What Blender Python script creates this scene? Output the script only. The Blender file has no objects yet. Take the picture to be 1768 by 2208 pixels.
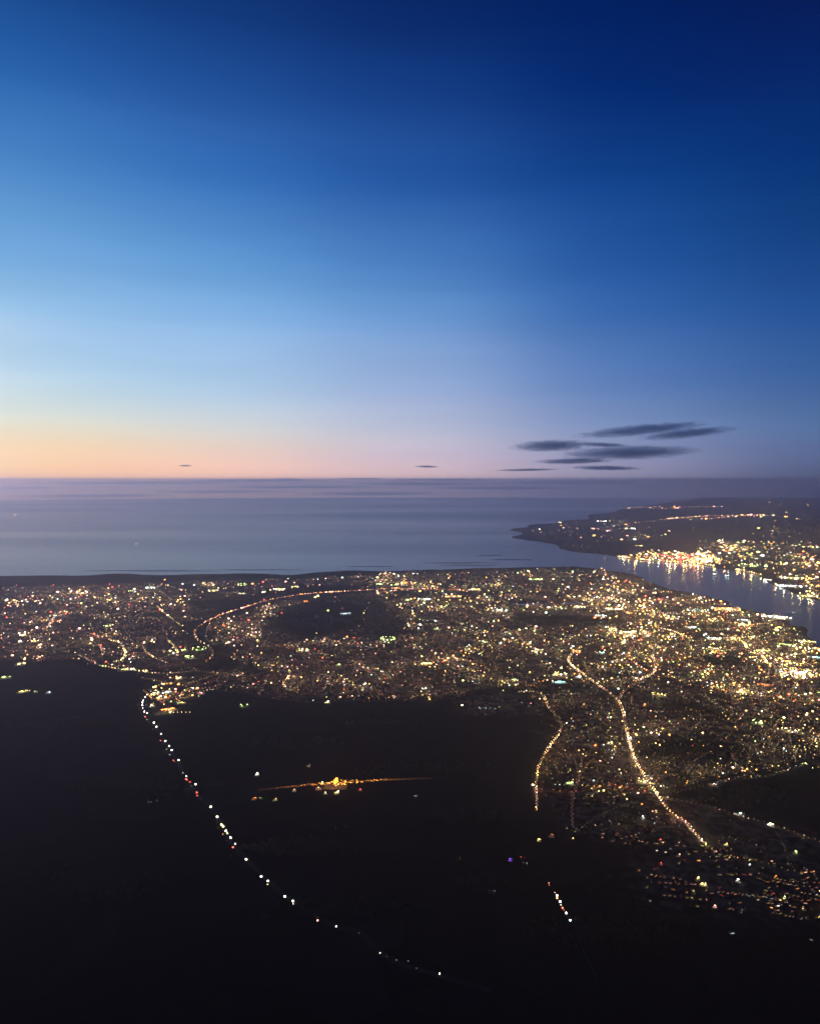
import bpy, math, random
import numpy as np
from mathutils import Vector, Matrix, Euler
from mathutils import noise as mnoise
random.seed(7)
rng = np.random.default_rng(7)
S = bpy.context.scene
C = S.collection
R = math.radians

# ------------------------------------------------------------------ camera
CAM_H = 1750.0
FPX, CX, CY, EYE = 1600.0, 884.0, 1104.0, 1034.0        # focal length and horizon in photo pixels
PITCH = math.atan((CY - EYE) / FPX)
cam_d = bpy.data.cameras.new('camera')
cam = bpy.data.objects.new('camera', cam_d)
C.objects.link(cam)
S.camera = cam
cam_d.sensor_fit = 'HORIZONTAL'
cam_d.sensor_width = 36.0
cam_d.lens = FPX * 36.0 / 1768.0
cam_d.clip_start = 1.0
cam_d.clip_end = 900000.0
cam.location = (0, 0, CAM_H)
cam.rotation_euler = (math.pi / 2 - PITCH, 0, 0)

# ------------------------------------------------------------------ exposure
S.view_settings.view_transform = 'Standard'
S.view_settings.look = 'None'
S.view_settings.exposure = 0.0
S.view_settings.gamma = 1.0
S.cycles.filter_width = 1.6
S.cycles.use_denoising = True
S.cycles.max_bounces = 6
S.cycles.volume_bounces = 3
S.cycles.sample_clamp_indirect = 3.0
S.cycles.volume_max_steps = 64

# ------------------------------------------------------------------ world: clear dusk sky, sun just gone down on the left
def lin(c):
    return tuple(((v / 255.0) / 12.92 if v <= 10 else (((v / 255.0) + 0.055) / 1.055) ** 2.4) for v in c) + (1.0,)

W = bpy.data.worlds.new('World')
S.world = W
W.use_nodes = True
nt = W.node_tree
nt.nodes.clear()
def N(t, **k):
    n = nt.nodes.new(t)
    for a, b in k.items(): setattr(n, a, b)
    return n
def M(op, a, b=None, c=None):
    n = N('ShaderNodeMath', operation=op)
    for i, v in enumerate((a, b, c)):
        if v is None: continue
        if isinstance(v, (int, float)): n.inputs[i].default_value = v
        else: nt.links.new(v, n.inputs[i])
    return n.outputs[0]
tc = N('ShaderNodeTexCoord'); sep = N('ShaderNodeSeparateXYZ')
nt.links.new(tc.outputs['Generated'], sep.inputs[0])
elev = M('ARCSINE', sep.outputs['Z'])
azim = M('ARCTAN2', sep.outputs['X'], sep.outputs['Y'])       # 0 ahead, positive to the right
efac = M('MULTIPLY', elev, 1.0 / (math.pi / 2))                # 0 at the horizon, 1 overhead
# colour of the sky up from the horizon at five compass directions: (elevation in degrees, sRGB)
SKY = {
 -100: [(0,(60,60,90)),(6,(60,70,110)),(15,(34,60,110)),(30,(14,36,80)),(50,(8,20,50)),(90,(3,7,26))],
 -45: [(0,(520,385,340)),(1.5,(530,410,345)),(4,(470,400,360)),(7,(370,355,345)),(12,(170,210,240)),(20,(84,136,200)),(30,(26,76,146)),(50,(8,30,80)),(90,(3,8,32))],
 -28: [(0,(252,196,160)),(.9,(255,206,160)),(2.6,(248,218,178)),(4.4,(218,224,214)),(7.6,(172,206,232)),(13.5,(136,182,228)),(18.2,(96,152,210)),(24.5,(54,110,180)),(30,(24,72,140)),(45,(8,32,88)),(90,(4,12,40))],
 -15: [(0,(254,202,184)),(1.4,(248,208,192)),(3.2,(222,214,208)),(6.0,(184,208,230)),(11,(148,188,232)),(14.3,(110,164,218)),(20,(66,122,192)),(25,(42,92,165)),(30.5,(20,58,125)),(45,(8,28,80)),(90,(4,10,36))],
   0: [(0,(222,190,196)),(1.6,(208,190,206)),(3.6,(188,190,212)),(6.4,(160,178,216)),(11,(122,160,212)),(14.3,(88,138,200)),(20,(48,98,170)),(25,(30,74,146)),(30.5,(12,44,108)),(45,(6,22,70)),(90,(3,8,32))],
  15: [(0,(150,148,178)),(1.6,(148,152,188)),(3.6,(130,148,192)),(6.4,(100,132,188)),(11,(66,110,178)),(14.3,(42,92,166)),(20,(22,72,146)),(25,(8,48,118)),(30.5,(2,33,98)),(45,(2,16,60)),(90,(3,6,28))],
  28: [(0,(66,80,118)),(1.2,(80,96,138)),(3.4,(80,108,156)),(6,(62,98,154)),(10,(40,84,150)),(13.4,(28,72,138)),(18.6,(12,55,118)),(24,(8,42,108)),(29,(8,28,86)),(45,(3,12,48)),(90,(3,6,26))],
  70: [(0,(20,26,48)),(5,(24,38,74)),(12,(18,36,80)),(25,(8,22,62)),(50,(4,10,38)),(90,(3,6,24))],
}
def ramp_for(rows):
    n = N('ShaderNodeValToRGB')
    n.color_ramp.interpolation = 'CARDINAL'
    el = n.color_ramp.elements
    while len(el) > 1: el.remove(el[0])
    el[0].position = rows[0][0] / 90.0; el[0].color = lin(rows[0][1])
    for e, c in rows[1:]:
        x = el.new(min(1.0, e / 90.0)); x.color = lin(c)
    nt.links.new(efac, n.inputs[0])
    return n.outputs[0]
keys = sorted(SKY)
SIG = {-100: 22, -45: 13, 70: 21, 120: 25, 180: 35, -180: 35}
SKY[120] = SKY[180] = SKY[-180] = SKY[70]
keys = sorted(SKY)
def VM(op, a, b, sock='Vector'):
    n = N('ShaderNodeVectorMath', operation=op); nt.links.new(a, n.inputs[0])
    if op == 'SCALE': nt.links.new(b, n.inputs['Scale'])
    else: nt.links.new(b, n.inputs[1])
    return n.outputs[0]
acc = wsum = None
for k in keys:      # every compass direction fades smoothly into the next
    d = M('MULTIPLY', M('SUBTRACT', azim, R(k)), 1 / R(SIG.get(k, 9.5)))
    w = M('POWER', math.e, M('MULTIPLY', M('MULTIPLY', d, d), -1.))
    c = VM('SCALE', ramp_for(SKY[k]), w)
    acc = c if acc is None else VM('ADD', acc, c)
    wsum = w if wsum is None else M('ADD', wsum, w)
cur = VM('SCALE', acc, M('DIVIDE', 1., wsum))
# faint uneven veil so that the gradient is not perfectly even
vm = N('ShaderNodeMapping'); vm.inputs['Scale'].default_value = (1.5, 1.5, 14)
nt.links.new(tc.outputs['Generated'], vm.inputs[0])
vn = N('ShaderNodeTexNoise'); vn.inputs['Scale'].default_value = 2.2; vn.inputs['Detail'].default_value = 4
nt.links.new(vm.outputs[0], vn.inputs['Vector'])
vr = N('ShaderNodeMapRange'); vr.inputs['To Min'].default_value = .93; vr.inputs['To Max'].default_value = 1.07
nt.links.new(vn.outputs[0], vr.inputs['Value'])
bg = N('ShaderNodeBackground'); wo = N('ShaderNodeOutputWorld')
nt.links.new(cur, bg.inputs['Color']); nt.links.new(vr.outputs[0], bg.inputs['Strength'])
nt.links.new(bg.outputs[0], wo.inputs[0])

# the last warm light from the left horizon
sun_d = bpy.data.lights.new('sun', 'SUN')
sun_d.energy = 0.6; sun_d.angle = R(10); sun_d.color = (1.0, .62, .72)
sun = bpy.data.objects.new('sun', sun_d); C.objects.link(sun)
sd = Vector((math.sin(R(-48)), math.cos(R(-48)), math.tan(R(1.2)))).normalized()
sun.rotation_euler = sd.to_track_quat('Z', 'Y').to_euler()
sun.location = (-20000, 20000, 9000)

# ------------------------------------------------------------------ ground measures
def ray(px, py):
    d = Vector((px - CX, -(py - CY), -FPX))
    d.rotate(cam.rotation_euler)
    return d.normalized()
def hgt(x, y):
    """height of the rolling land above the sea, before it drops to the shore"""
    a = mnoise.noise(Vector((x / 2600., y / 2600., 3.1)))
    b = mnoise.noise(Vector((x / 800., y / 800., 9.7)))
    return 16 + 18 * a + 5 * b
def at(px, py, z=None):
    d = ray(px, py)
    zz = 3.0 if z is None else z
    for _ in range(1 if z is not None else 3):
        t = (zz - CAM_H) / d.z
        p = Vector((0, 0, CAM_H)) + d * t
        if z is None: zz = ground_z(p.x, p.y)
    return Vector((p.x, p.y, zz))
def flat(px, py):
    d = ray(px, py); t = -CAM_H / d.z
    return (d.x * t, d.y * t)

COAST = [(-700,1246),(-100,1243),(120,1240),(380,1238),(640,1238),(760,1231),(900,1229),(1010,1226),(1150,1223),(1240,1222),(1300,1226),(1342,1235),(1385,1247),
         (1400,1256),(1436,1270),(1478,1274),(1520,1287),(1565,1297),(1610,1314),(1670,1325),(1696,1334),(1697,1348),(1727,1351),(1742,1372),(1760,1387),(1790,1412),(1900,1480),(2300,1640)]
near_poly = [flat(*p) for p in COAST] + [(9000, 500), (9000, -6000), (-13000, -6000), (-14000, 12000)]
FAR = [(1100,1143),(1112,1150),(1125,1160),(1150,1168),(1200,1178),(1240,1190),(1300,1197),(1332,1203),(1400,1210),(1505,1217),(1586,1232),(1637,1241),(1652,1255),(1682,1267),(1718,1282),(1768,1297),(1840,1320),(2000,1380),(2500,1520)]
far_poly = [flat(*p) for p in FAR] + [(30000, 3000), (112000, 3000), (112000, 112000)] + [flat(*p) for p in [(1620,1065),(1500,1075),(1400,1088),(1330,1100),(1280,1112),(1220,1123),(1165,1131),(1125,1137)]]

def sdist(P, X, Y):
    """signed distance to the polygon, positive inside"""
    P = np.array(P); Q = np.roll(P, -1, 0)
    d2 = np.full(X.shape, 1e30); inside = np.zeros(X.shape, bool)
    for (ax, ay), (bx, by) in zip(P, Q):
        ex, ey = bx - ax, by - ay
        t = np.clip(((X - ax) * ex + (Y - ay) * ey) / (ex * ex + ey * ey + 1e-9), 0, 1)
        d2 = np.minimum(d2, (X - ax - t * ex) ** 2 + (Y - ay - t * ey) ** 2)
        c = ((ay > Y) != (by > Y)) & (X < (bx - ax) * (Y - ay) / (by - ay + 1e-12) + ax)
        inside ^= c
    return np.where(inside, 1, -1) * np.sqrt(d2)
def edges(P):
    out = []
    for (ax, ay), (bx, by) in zip(P, P[1:] + P[:1]):
        ex, ey = bx - ax, by - ay
        out.append((ax, ay, bx, by, ex, ey, 1. / (ex * ex + ey * ey + 1e-9)))
    return out
EDGES = {id(near_poly): edges(near_poly), id(far_poly): edges(far_poly)}
def sd1(P, x, y):
    """the same for one point"""
    d2 = 1e30; c = False
    for ax, ay, bx, by, ex, ey, il in EDGES[id(P)]:
        t = ((x - ax) * ex + (y - ay) * ey) * il
        t = 0 if t < 0 else 1 if t > 1 else t
        q = (x - ax - t * ex) ** 2 + (y - ay - t * ey) ** 2
        if q < d2: d2 = q
        if (ay > y) != (by > y) and x < ex * (y - ay) / (ey + 1e-12) + ax: c = not c
    return math.sqrt(d2) if c else -math.sqrt(d2)
def ground_z(x, y):
    s = sd1(near_poly, x, y)
    if s < 0: s = max(s, sd1(far_poly, x, y))
    return shore(s) * max(2.5, hgt(x, y)) + (-4 if s < -40 else 0)
def shore(s):
    return 0.12 + .88 * min(1, max(0, s / 900.)) ** 1.0 if s > 0 else .12

# ------------------------------------------------------------------ materials
def mat(name):
    m = bpy.data.materials.new(name); m.use_nodes = True
    n = m.node_tree; n.nodes.clear()
    o = n.nodes.new('ShaderNodeOutputMaterial')
    return m, n, o
def pmat(name, col, rough=.8, spec=.3, vary=.35, scale=.2, metal=0.):
    m, n, o = mat(name)
    b = n.nodes.new('ShaderNodeBsdfPrincipled'); n.links.new(b.outputs[0], o.inputs[0])
    b.inputs['Roughness'].default_value = rough; b.inputs['Specular IOR Level'].default_value = spec; b.inputs['Metallic'].default_value = metal
    t = n.nodes.new('ShaderNodeTexCoord'); x = n.nodes.new('ShaderNodeTexNoise'); x.inputs['Scale'].default_value = scale
    n.links.new(t.outputs['Object'], x.inputs['Vector'])
    r = n.nodes.new('ShaderNodeValToRGB')
    r.color_ramp.elements[0].position = .3; r.color_ramp.elements[1].position = .7
    r.color_ramp.elements[0].color = tuple(c * (1 - vary) for c in col) + (1,)
    r.color_ramp.elements[1].color = tuple(min(1, c * (1 + vary)) for c in col) + (1,)
    n.links.new(x.outputs[0], r.inputs[0]); n.links.new(r.outputs[0], b.inputs['Base Color'])
    return m
def emat(name, col, strength, sample=False):
    m, n, o = mat(name)
    e = n.nodes.new('ShaderNodeEmission'); n.links.new(e.outputs[0], o.inputs[0])
    e.inputs[0].default_value = tuple(col) + (1,); e.inputs[1].default_value = strength
    m.cycles.emission_sampling = 'AUTO' if sample else 'NONE'
    return m
COL = dict(warm=(1, .66, .34), amber=(1, .42, .10), white=(1, .93, .80), cool=(.74, .95, .88), lime=(.80, 1, .30), red=(1, .10, .06), pink=(1, .42, .34), orange=(1, .26, .05), violet=(.30, .08, 1.0), head=(1, .84, .62), cyan=(.45, .95, .85), gold=(1, .76, .22))

def land_material():
    m, n, o = mat('dark_farmland')
    L = n.links
    def A(t, **k):
        q = n.nodes.new(t)
        for a, b in k.items(): setattr(q, a, b)
        return q
    t = A('ShaderNodeTexCoord')
    v = A('ShaderNodeTexVoronoi'); v.inputs['Scale'].default_value = 1 / 260.; v.feature = 'F1'
    w = A('ShaderNodeTexNoise'); w.inputs['Scale'].default_value = 1 / 400.; w.inputs['Detail'].default_value = 3
    wm = A('ShaderNodeVectorMath', operation='SCALE'); wm.inputs['Scale'].default_value = 180.
    L.new(t.outputs['Object'], w.inputs['Vector']); L.new(w.outputs['Color'], wm.inputs[0])
    wa = A('ShaderNodeVectorMath', operation='ADD'); L.new(t.outputs['Object'], wa.inputs[0]); L.new(wm.outputs[0], wa.inputs[1])
    L.new(wa.outputs[0], v.inputs['Vector'])
    bw = A('ShaderNodeRGBToBW'); L.new(v.outputs['Color'], bw.inputs[0])
    r = A('ShaderNodeValToRGB')
    e = r.color_ramp.elements
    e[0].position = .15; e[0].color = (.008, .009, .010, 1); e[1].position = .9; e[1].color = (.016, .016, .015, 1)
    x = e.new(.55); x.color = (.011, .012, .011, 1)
    L.new(bw.outputs[0], r.inputs[0])
    ve = A('ShaderNodeTexVoronoi'); ve.feature = 'DISTANCE_TO_EDGE'; ve.inputs['Scale'].default_value = 1 / 260.
    L.new(wa.outputs[0], ve.inputs['Vector'])
    hr = A('ShaderNodeValToRGB'); hr.color_ramp.elements[0].position = .02; hr.color_ramp.elements[1].position = .05
    hr.color_ramp.elements[0].color = (.7, .7, .7, 1)
    L.new(ve.outputs['Distance'], hr.inputs[0])
    mx = A('ShaderNodeMix', data_type='RGBA', blend_type='MULTIPLY'); mx.inputs['Factor'].default_value = 1
    L.new(r.outputs[0], mx.inputs[6]); L.new(hr.outputs[0], mx.inputs[7])
    n2 = A('ShaderNodeTexNoise'); n2.inputs['Scale'].default_value = 1 / 1500.; n2.inputs['Detail'].default_value = 6
    L.new(t.outputs['Object'], n2.inputs['Vector'])
    r2 = A('ShaderNodeValToRGB'); r2.color_ramp.elements[0].position = .38; r2.color_ramp.elements[1].position = .62
    r2.color_ramp.elements[0].color = (.55, .55, .55, 1); r2.color_ramp.elements[1].color = (1.3, 1.25, 1.2, 1)
    L.new(n2.outputs[0], r2.inputs[0])
    my = A('ShaderNodeMix', data_type='RGBA', blend_type='MULTIPLY'); my.inputs['Factor'].default_value = 1
    L.new(mx.outputs[2], my.inputs[6]); L.new(r2.outputs[0], my.inputs[7])
    at_ = A('ShaderNodeAttribute'); at_.attribute_name = 'built'
    un = A('ShaderNodeTexNoise'); un.inputs['Scale'].default_value = 1 / 45.; un.inputs['Detail'].default_value = 3
    L.new(t.outputs['Object'], un.inputs['Vector'])
    ur = A('ShaderNodeValToRGB'); ur.color_ramp.elements[0].position = .42; ur.color_ramp.elements[1].position = .68
    ur.color_ramp.elements[0].color = (.035, .034, .030, 1); ur.color_ramp.elements[1].color = (.24, .22, .20, 1)
    L.new(un.outputs[0], ur.inputs[0])
    mb = A('ShaderNodeMix', data_type='RGBA'); L.new(at_.outputs['Fac'], mb.inputs['Factor'])
    L.new(my.outputs[2], mb.inputs[6]); L.new(ur.outputs[0], mb.inputs[7])
    b = A('ShaderNodeBsdfDiffuse'); L.new(mb.outputs[2], b.inputs[0]); L.new(b.outputs[0], o.inputs[0])
    return m
M_LAND = land_material()

def water_material(name, r0=.10, r1=.25, sc=(1/26000., 1/5200., 1)):
    m, n, o = mat(name)
    b = n.nodes.new('ShaderNodeBsdfPrincipled'); n.links.new(b.outputs[0], o.inputs[0])
    b.inputs['Base Color'].default_value = (.012, .016, .026, 1)
    b.inputs['IOR'].default_value = 1.36; b.inputs['Specular Tint'].default_value = (1, .93, 1, 1)
    t = n.nodes.new('ShaderNodeTexCoord'); mp = n.nodes.new('ShaderNodeMapping'); mp.inputs['Scale'].default_value = sc
    mp.inputs['Rotation'].default_value = (0, 0, R(4))
    x = n.nodes.new('ShaderNodeTexNoise'); x.inputs['Scale'].default_value = 1.; x.inputs['Detail'].default_value = 6
    n.links.new(t.outputs['Object'], mp.inputs[0]); n.links.new(mp.outputs[0], x.inputs['Vector'])
    q = n.nodes.new('ShaderNodeMapRange'); q.inputs['From Min'].default_value = .3; q.inputs['From Max'].default_value = .7
    q.inputs['To Min'].default_value = r0; q.inputs['To Max'].default_value = r1
    n.links.new(x.outputs[0], q.inputs['Value']); n.links.new(q.outputs[0], b.inputs['Roughness'])
    return m
M_SEA = water_material('sea_water')
M_DOCKW = water_material('dock_water', .1, .3, (1/300., 1/300., 1))
M_ROAD = pmat('lit_asphalt', (.085, .083, .08), .85, .2, .2, .05)  # paler copy of the asphalt, lamplight put into its colour
M_CONC = pmat('concrete', (.30, .29, .27), .85, .2, .2, .02)
M_ASPH = pmat('asphalt', (.013, .013, .015), .85, .2, .25, .05)
M_GRASS = pmat('pitch_grass', (.09, .16, .04), .9, .1, .2, .03)
M_BRICK = pmat('brick', (.14, .08, .06), .9, .2, .2, .4)
M_SLATE = pmat('slate', (.04, .04, .045), .7, .3, .25, .3)
M_CLAD = pmat('metal_cladding', (.34, .35, .36), .5, .4, .1, .1)
M_STEEL = pmat('galvanised_steel', (.35, .36, .37), .45, .5, .1, .3, .6)
M_SAND = pmat('wet_sand', (.16, .14, .12), .6, .4, .25, .002)
M_HULL = pmat('ship_hull_paint', (.06, .07, .12), .5, .4, .15, .05)
M_WHITE = pmat('white_paint', (.75, .75, .73), .5, .4, .05, .1)
M_CRANE = pmat('crane_paint', (.45, .06, .04), .5, .4, .1, .05)
M_CRANE2 = pmat('crane_blue_paint', (.05, .12, .30), .5, .4, .1, .05)
M_LEAF = pmat('woodland_leaves', (.013, .016, .011), .9, .1, .35, .02)
CARCOL = [pmat('car_paint_' + k, c, .35, .5, .05, .5) for k, c in (('silver', (.42, .43, .45)), ('black', (.02, .02, .022)), ('blue', (.04, .08, .22)), ('red', (.32, .03, .03)), ('white', (.72, .72, .72)))]
M_TYRE = pmat('tyre_rubber', (.02, .02, .02), .9, .2, .2, 2.)
M_GLASS = pmat('dark_glass', (.03, .035, .04), .15, .5, .1, .5)

# ------------------------------------------------------------------ mesh helpers
class MB:
    def __init__(s): s.v, s.f, s.m, s.c = [], [], [], []
    def add(s, verts, faces, mi=0, col=None):
        o = len(s.v); s.v += [tuple(v) for v in verts]
        for f in faces:
            s.f.append(tuple(i + o for i in f)); s.m.append(mi); s.c.append(col)
    def box(s, c, d, rz=0., mi=0, col=None, taper=1.):
        x, y, z = (k / 2 for k in d); cs, sn = math.cos(rz), math.sin(rz); V = []
        for zz, k in ((-z, 1), (z, taper)):
            for sx, sy in ((-1, -1), (1, -1), (1, 1), (-1, 1)):
                a, b = sx * x * k, sy * y * k
                V.append((c[0] + a * cs - b * sn, c[1] + a * sn + b * cs, c[2] + zz))
        s.add(V, [(3, 2, 1, 0), (4, 5, 6, 7), (0, 1, 5, 4), (1, 2, 6, 5), (2, 3, 7, 6), (3, 0, 4, 7)], mi, col)
    def octa(s, c, r, rz=0., mi=0, col=None):
        cs, sn = math.cos(rz), math.sin(rz)
        P = [(r[0], 0, 0), (0, r[1], 0), (-r[0], 0, 0), (0, -r[1], 0), (0, 0, r[2]), (0, 0, -r[2])]
        s.add([(c[0] + x * cs - y * sn, c[1] + x * sn + y * cs, c[2] + z) for x, y, z in P],
              [(0, 1, 4), (1, 2, 4), (2, 3, 4), (3, 0, 4), (1, 0, 5), (2, 1, 5), (3, 2, 5), (0, 3, 5)], mi, col)
    def ball(s, c, r, seg=10, rings=6):
        V = [(c[0], c[1], c[2] - r[2])]; F = []
        for i in range(1, rings):
            a = -math.pi / 2 + math.pi * i / rings
            for j in range(seg):
                b = 2 * math.pi * j / seg
                V.append((c[0] + r[0] * math.cos(a) * math.cos(b), c[1] + r[1] * math.cos(a) * math.sin(b), c[2] + r[2] * math.sin(a)))
        V.append((c[0], c[1], c[2] + r[2])); T = len(V) - 1
        for j in range(seg):
            F.append((0, 1 + (j + 1) % seg, 1 + j))
            F.append((T, T - seg + j, T - seg + (j + 1) % seg))
            for i in range(rings - 2):
                a, b = 1 + i * seg + j, 1 + i * seg + (j + 1) % seg
                F.append((a, b, b + seg, a + seg))
        s.add(V, F)
    def gable(s, c, d, h, rz=0., over=.4, mi=0, col=None):
        x, y = d[0] / 2 + over, d[1] / 2 + over; cs, sn = math.cos(rz), math.sin(rz)
        P = [(-x, -y, 0), (x, -y, 0), (x, y, 0), (-x, y, 0), (-x, 0, h), (x, 0, h)]
        s.add([(c[0] + a * cs - b * sn, c[1] + a * sn + b * cs, c[2] + z) for a, b, z in P],
              [(3, 2, 1, 0), (0, 1, 5, 4), (2, 3, 4, 5), (1, 2, 5), (3, 0, 4)], mi, col)
    def bar(s, a, b, w):
        a, b = Vector(a), Vector(b); d = (b - a).normalized()
        u = d.cross(Vector((0, 0, 1)));  u = Vector((1, 0, 0)) if u.length < .01 else u.normalized()
        v = d.cross(u) * w / 2; u = u * w / 2
        V = [a - u - v, a + u - v, a + u + v, a - u + v, b - u - v, b + u - v, b + u + v, b - u + v]
        s.add(V, [(3, 2, 1, 0), (4, 5, 6, 7), (0, 1, 5, 4), (1, 2, 6, 5), (2, 3, 7, 6), (3, 0, 4, 7)])
    def mesh(s, name, mats):
        me = bpy.data.meshes.new(name); me.from_pydata(s.v, [], s.f); me.update()
        for m in (mats if isinstance(mats, (list, tuple)) else [mats]): me.materials.append(m)
        me.polygons.foreach_set('material_index', s.m)
        if any(c is not None for c in s.c):
            a = me.attributes.new('glow', 'FLOAT_COLOR', 'FACE')
            a.data.foreach_set('color', [k for c in s.c for k in (*(c or (0, 0, 0)), 1.)])
        return me
    def build(s, name, mats, parent=None, loc=(0, 0, 0), rz=0.):
        return link(name, s.mesh(name, mats), parent, loc, rz)
def link(name, data, parent=None, loc=(0, 0, 0), rz=0.):
    o = bpy.data.objects.new(name, data); C.objects.link(o); o.location = loc; o.rotation_euler = (0, 0, rz)
    if parent: o.parent = parent
    return o
def tag(o, label=None, cat=None, group=None, kind=None):
    if label: o['label'] = label
    if cat: o['category'] = cat
    if group: o['group'] = group
    if kind: o['kind'] = kind
    return o

# ------------------------------------------------------------------ land, sea
def land_mesh(name, xs, ys, polys, floor_):
    X, Y = np.meshgrid(xs, ys); sdm = sdist(polys, X, Y)
    wob = np.empty(X.shape)
    Z = np.empty(X.shape)
    for i in range(X.shape[0]):
        for j in range(X.shape[1]):
            s = sdm[i, j]
            if s < -500: Z[i, j] = -6; continue
            x, y = X[i, j], Y[i, j]
            far_ = max(1., math.hypot(x, y) / 13000.) ** 2.6 * (1.8 if x < 500 else 1.)
            s += 110 * min(8, far_) * mnoise.noise(Vector((x / 420. / far_ ** .6, y / 420. / far_ ** .6, 0))) + 60 * mnoise.noise(Vector((x / 1400., y / 1400., 5)))
            if s <= 0: Z[i, j] = max(-6, s * .06)
            else: Z[i, j] = min(1, s / 30.) * shore(s) * max(2.5, hgt(x, y))
    nx, ny = len(xs), len(ys)
    V = np.stack([X, Y, Z], -1).reshape(-1, 3)
    F = []
    for i in range(ny - 1):
        for j in range(nx - 1):
            if Z[i, j] > -5 or Z[i + 1, j] > -5 or Z[i, j + 1] > -5 or Z[i + 1, j + 1] > -5:
                a = i * nx + j; F.append((a, a + 1, a + nx + 1, a + nx))
    me = bpy.data.meshes.new(name); me.from_pydata(V.tolist(), [], F); me.update()
    me.polygons.foreach_set('use_smooth', [True] * len(F))
    built = np.zeros(X.shape)
    for P, n_, mix, br in DIST:
        built = np.maximum(built, np.clip(sdist([flat(*p) for p in P], X, Y) / 220. + .5, 0, 1) * min(1, .45 + br))
    for Hh in HOLES: built *= 1 - np.clip(sdist([flat(*p) for p in Hh], X, Y) / 150. + .5, 0, 1)
    built = np.maximum(built, floor_)
    at_ = me.attributes.new('built', 'FLOAT', 'POINT'); at_.data.foreach_set('value', built.ravel().tolist())
    me.materials.append(M_LAND)
    return tag(link(name, me), kind='structure')
def build_land():
  land_mesh('land', np.arange(-13500, 9001, 110.), np.concatenate([np.arange(-3000, 3000, 200.), np.arange(3000, 15800, 90.)]), near_poly, 0.)
  land_mesh('far_coast', np.concatenate([np.arange(2000, 12000, 120.), np.geomspace(12000, 71500, 90)]), np.concatenate([np.arange(3200, 18000, 110.), np.geomspace(18000, 71500, 110)]), far_poly, .42)

sea = MB()
RS = 72000.
sv = [(0, 0, 0)]; seg = 96
for i in range(seg): sv.append((RS * math.cos(2 * math.pi * i / seg), RS * math.sin(2 * math.pi * i / seg), 0))
sea.add(sv, [(0, 1 + i, 1 + (i + 1) % seg) for i in range(seg)])
tag(sea.build('sea', M_SEA), kind='structure')

def slab(pts, z0, z1):
    b = MB(); n = len(pts)
    a = sum(pts[i][0] * pts[(i + 1) % n][1] - pts[(i + 1) % n][0] * pts[i][1] for i in range(n))
    if a < 0: pts = pts[::-1]
    b.add([(x, y, z0) for x, y in pts] + [(x, y, z1) for x, y in pts],
          [tuple(range(n - 1, -1, -1)), tuple(range(n, 2 * n))] + [(i, (i + 1) % n, n + (i + 1) % n, n + i) for i in range(n)])
    return b
def blob(cx, cy, w, h, n=18, k=.25, seed=0):
    r = random.Random(seed); out = []
    for i in range(n):
        a = 2 * math.pi * i / n; q = 1 + r.uniform(-k, k)
        out.append(flat(cx + w / 2 * math.cos(a) * q, cy + h / 2 * math.sin(a) * q))
    return out
for i, (cx, cy, w, h) in enumerate([(1055, 1198, 50, 1.6), (1100, 1207, 90, 2.2), (985, 1214, 140, 1.8), (800, 1222, 110, 1.6), (1010, 1219, 120, 1.6), (330, 1231, 260, 2.0), (560, 1229, 170, 1.6)]):
    tag(slab(blob(cx, cy, w, h, seed=i), -1, .8).build('sandbank', M_SAND), kind='structure')

# ------------------------------------------------------------------ roads with their lamps
class Road: pass
def densify(pts, step):
    P = [at(*p) for p in pts]; out = [P[0]]
    # smooth the line a little first
    Q = []
    for i in range(len(P) - 1):
        p0, p1, p2, p3 = P[max(i - 1, 0)], P[i], P[i + 1], P[min(i + 2, len(P) - 1)]
        for k in range(6):
            t = k / 6.
            Q.append(.5 * ((2 * p1) + (-p0 + p2) * t + (2 * p0 - 5 * p1 + 4 * p2 - p3) * t * t + (-p0 + 3 * p1 - 3 * p2 + p3) * t ** 3))
    Q.append(P[-1])
    acc = 0; res = [Q[0]]; last = Q[0]
    for a, b in zip(Q, Q[1:]):
        seg_l = (b - a).length
        while acc + seg_l >= step:
            a = a + (b - a) * ((step - acc) / seg_l); res.append(a.copy()); seg_l = (b - a).length; acc = 0
        acc += seg_l
    return res, Q
def road_mesh(Q, w, mat_=None):
    b = MB(); V = []
    for i, p in enumerate(Q):
        t = (Q[min(i + 1, len(Q) - 1)] - Q[max(i - 1, 0)]); t.z = 0; t.normalize(); n = Vector((-t.y, t.x, 0)) * w / 2
        z = ground_z(p.x, p.y) + 1.2
        V += [(p.x - n.x, p.y - n.y, z), (p.x + n.x, p.y + n.y, z)]
    b.add(V, [(2 * i, 2 * i + 2, 2 * i + 3, 2 * i + 1) for i in range(len(Q) - 1)])
    return b

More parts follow.
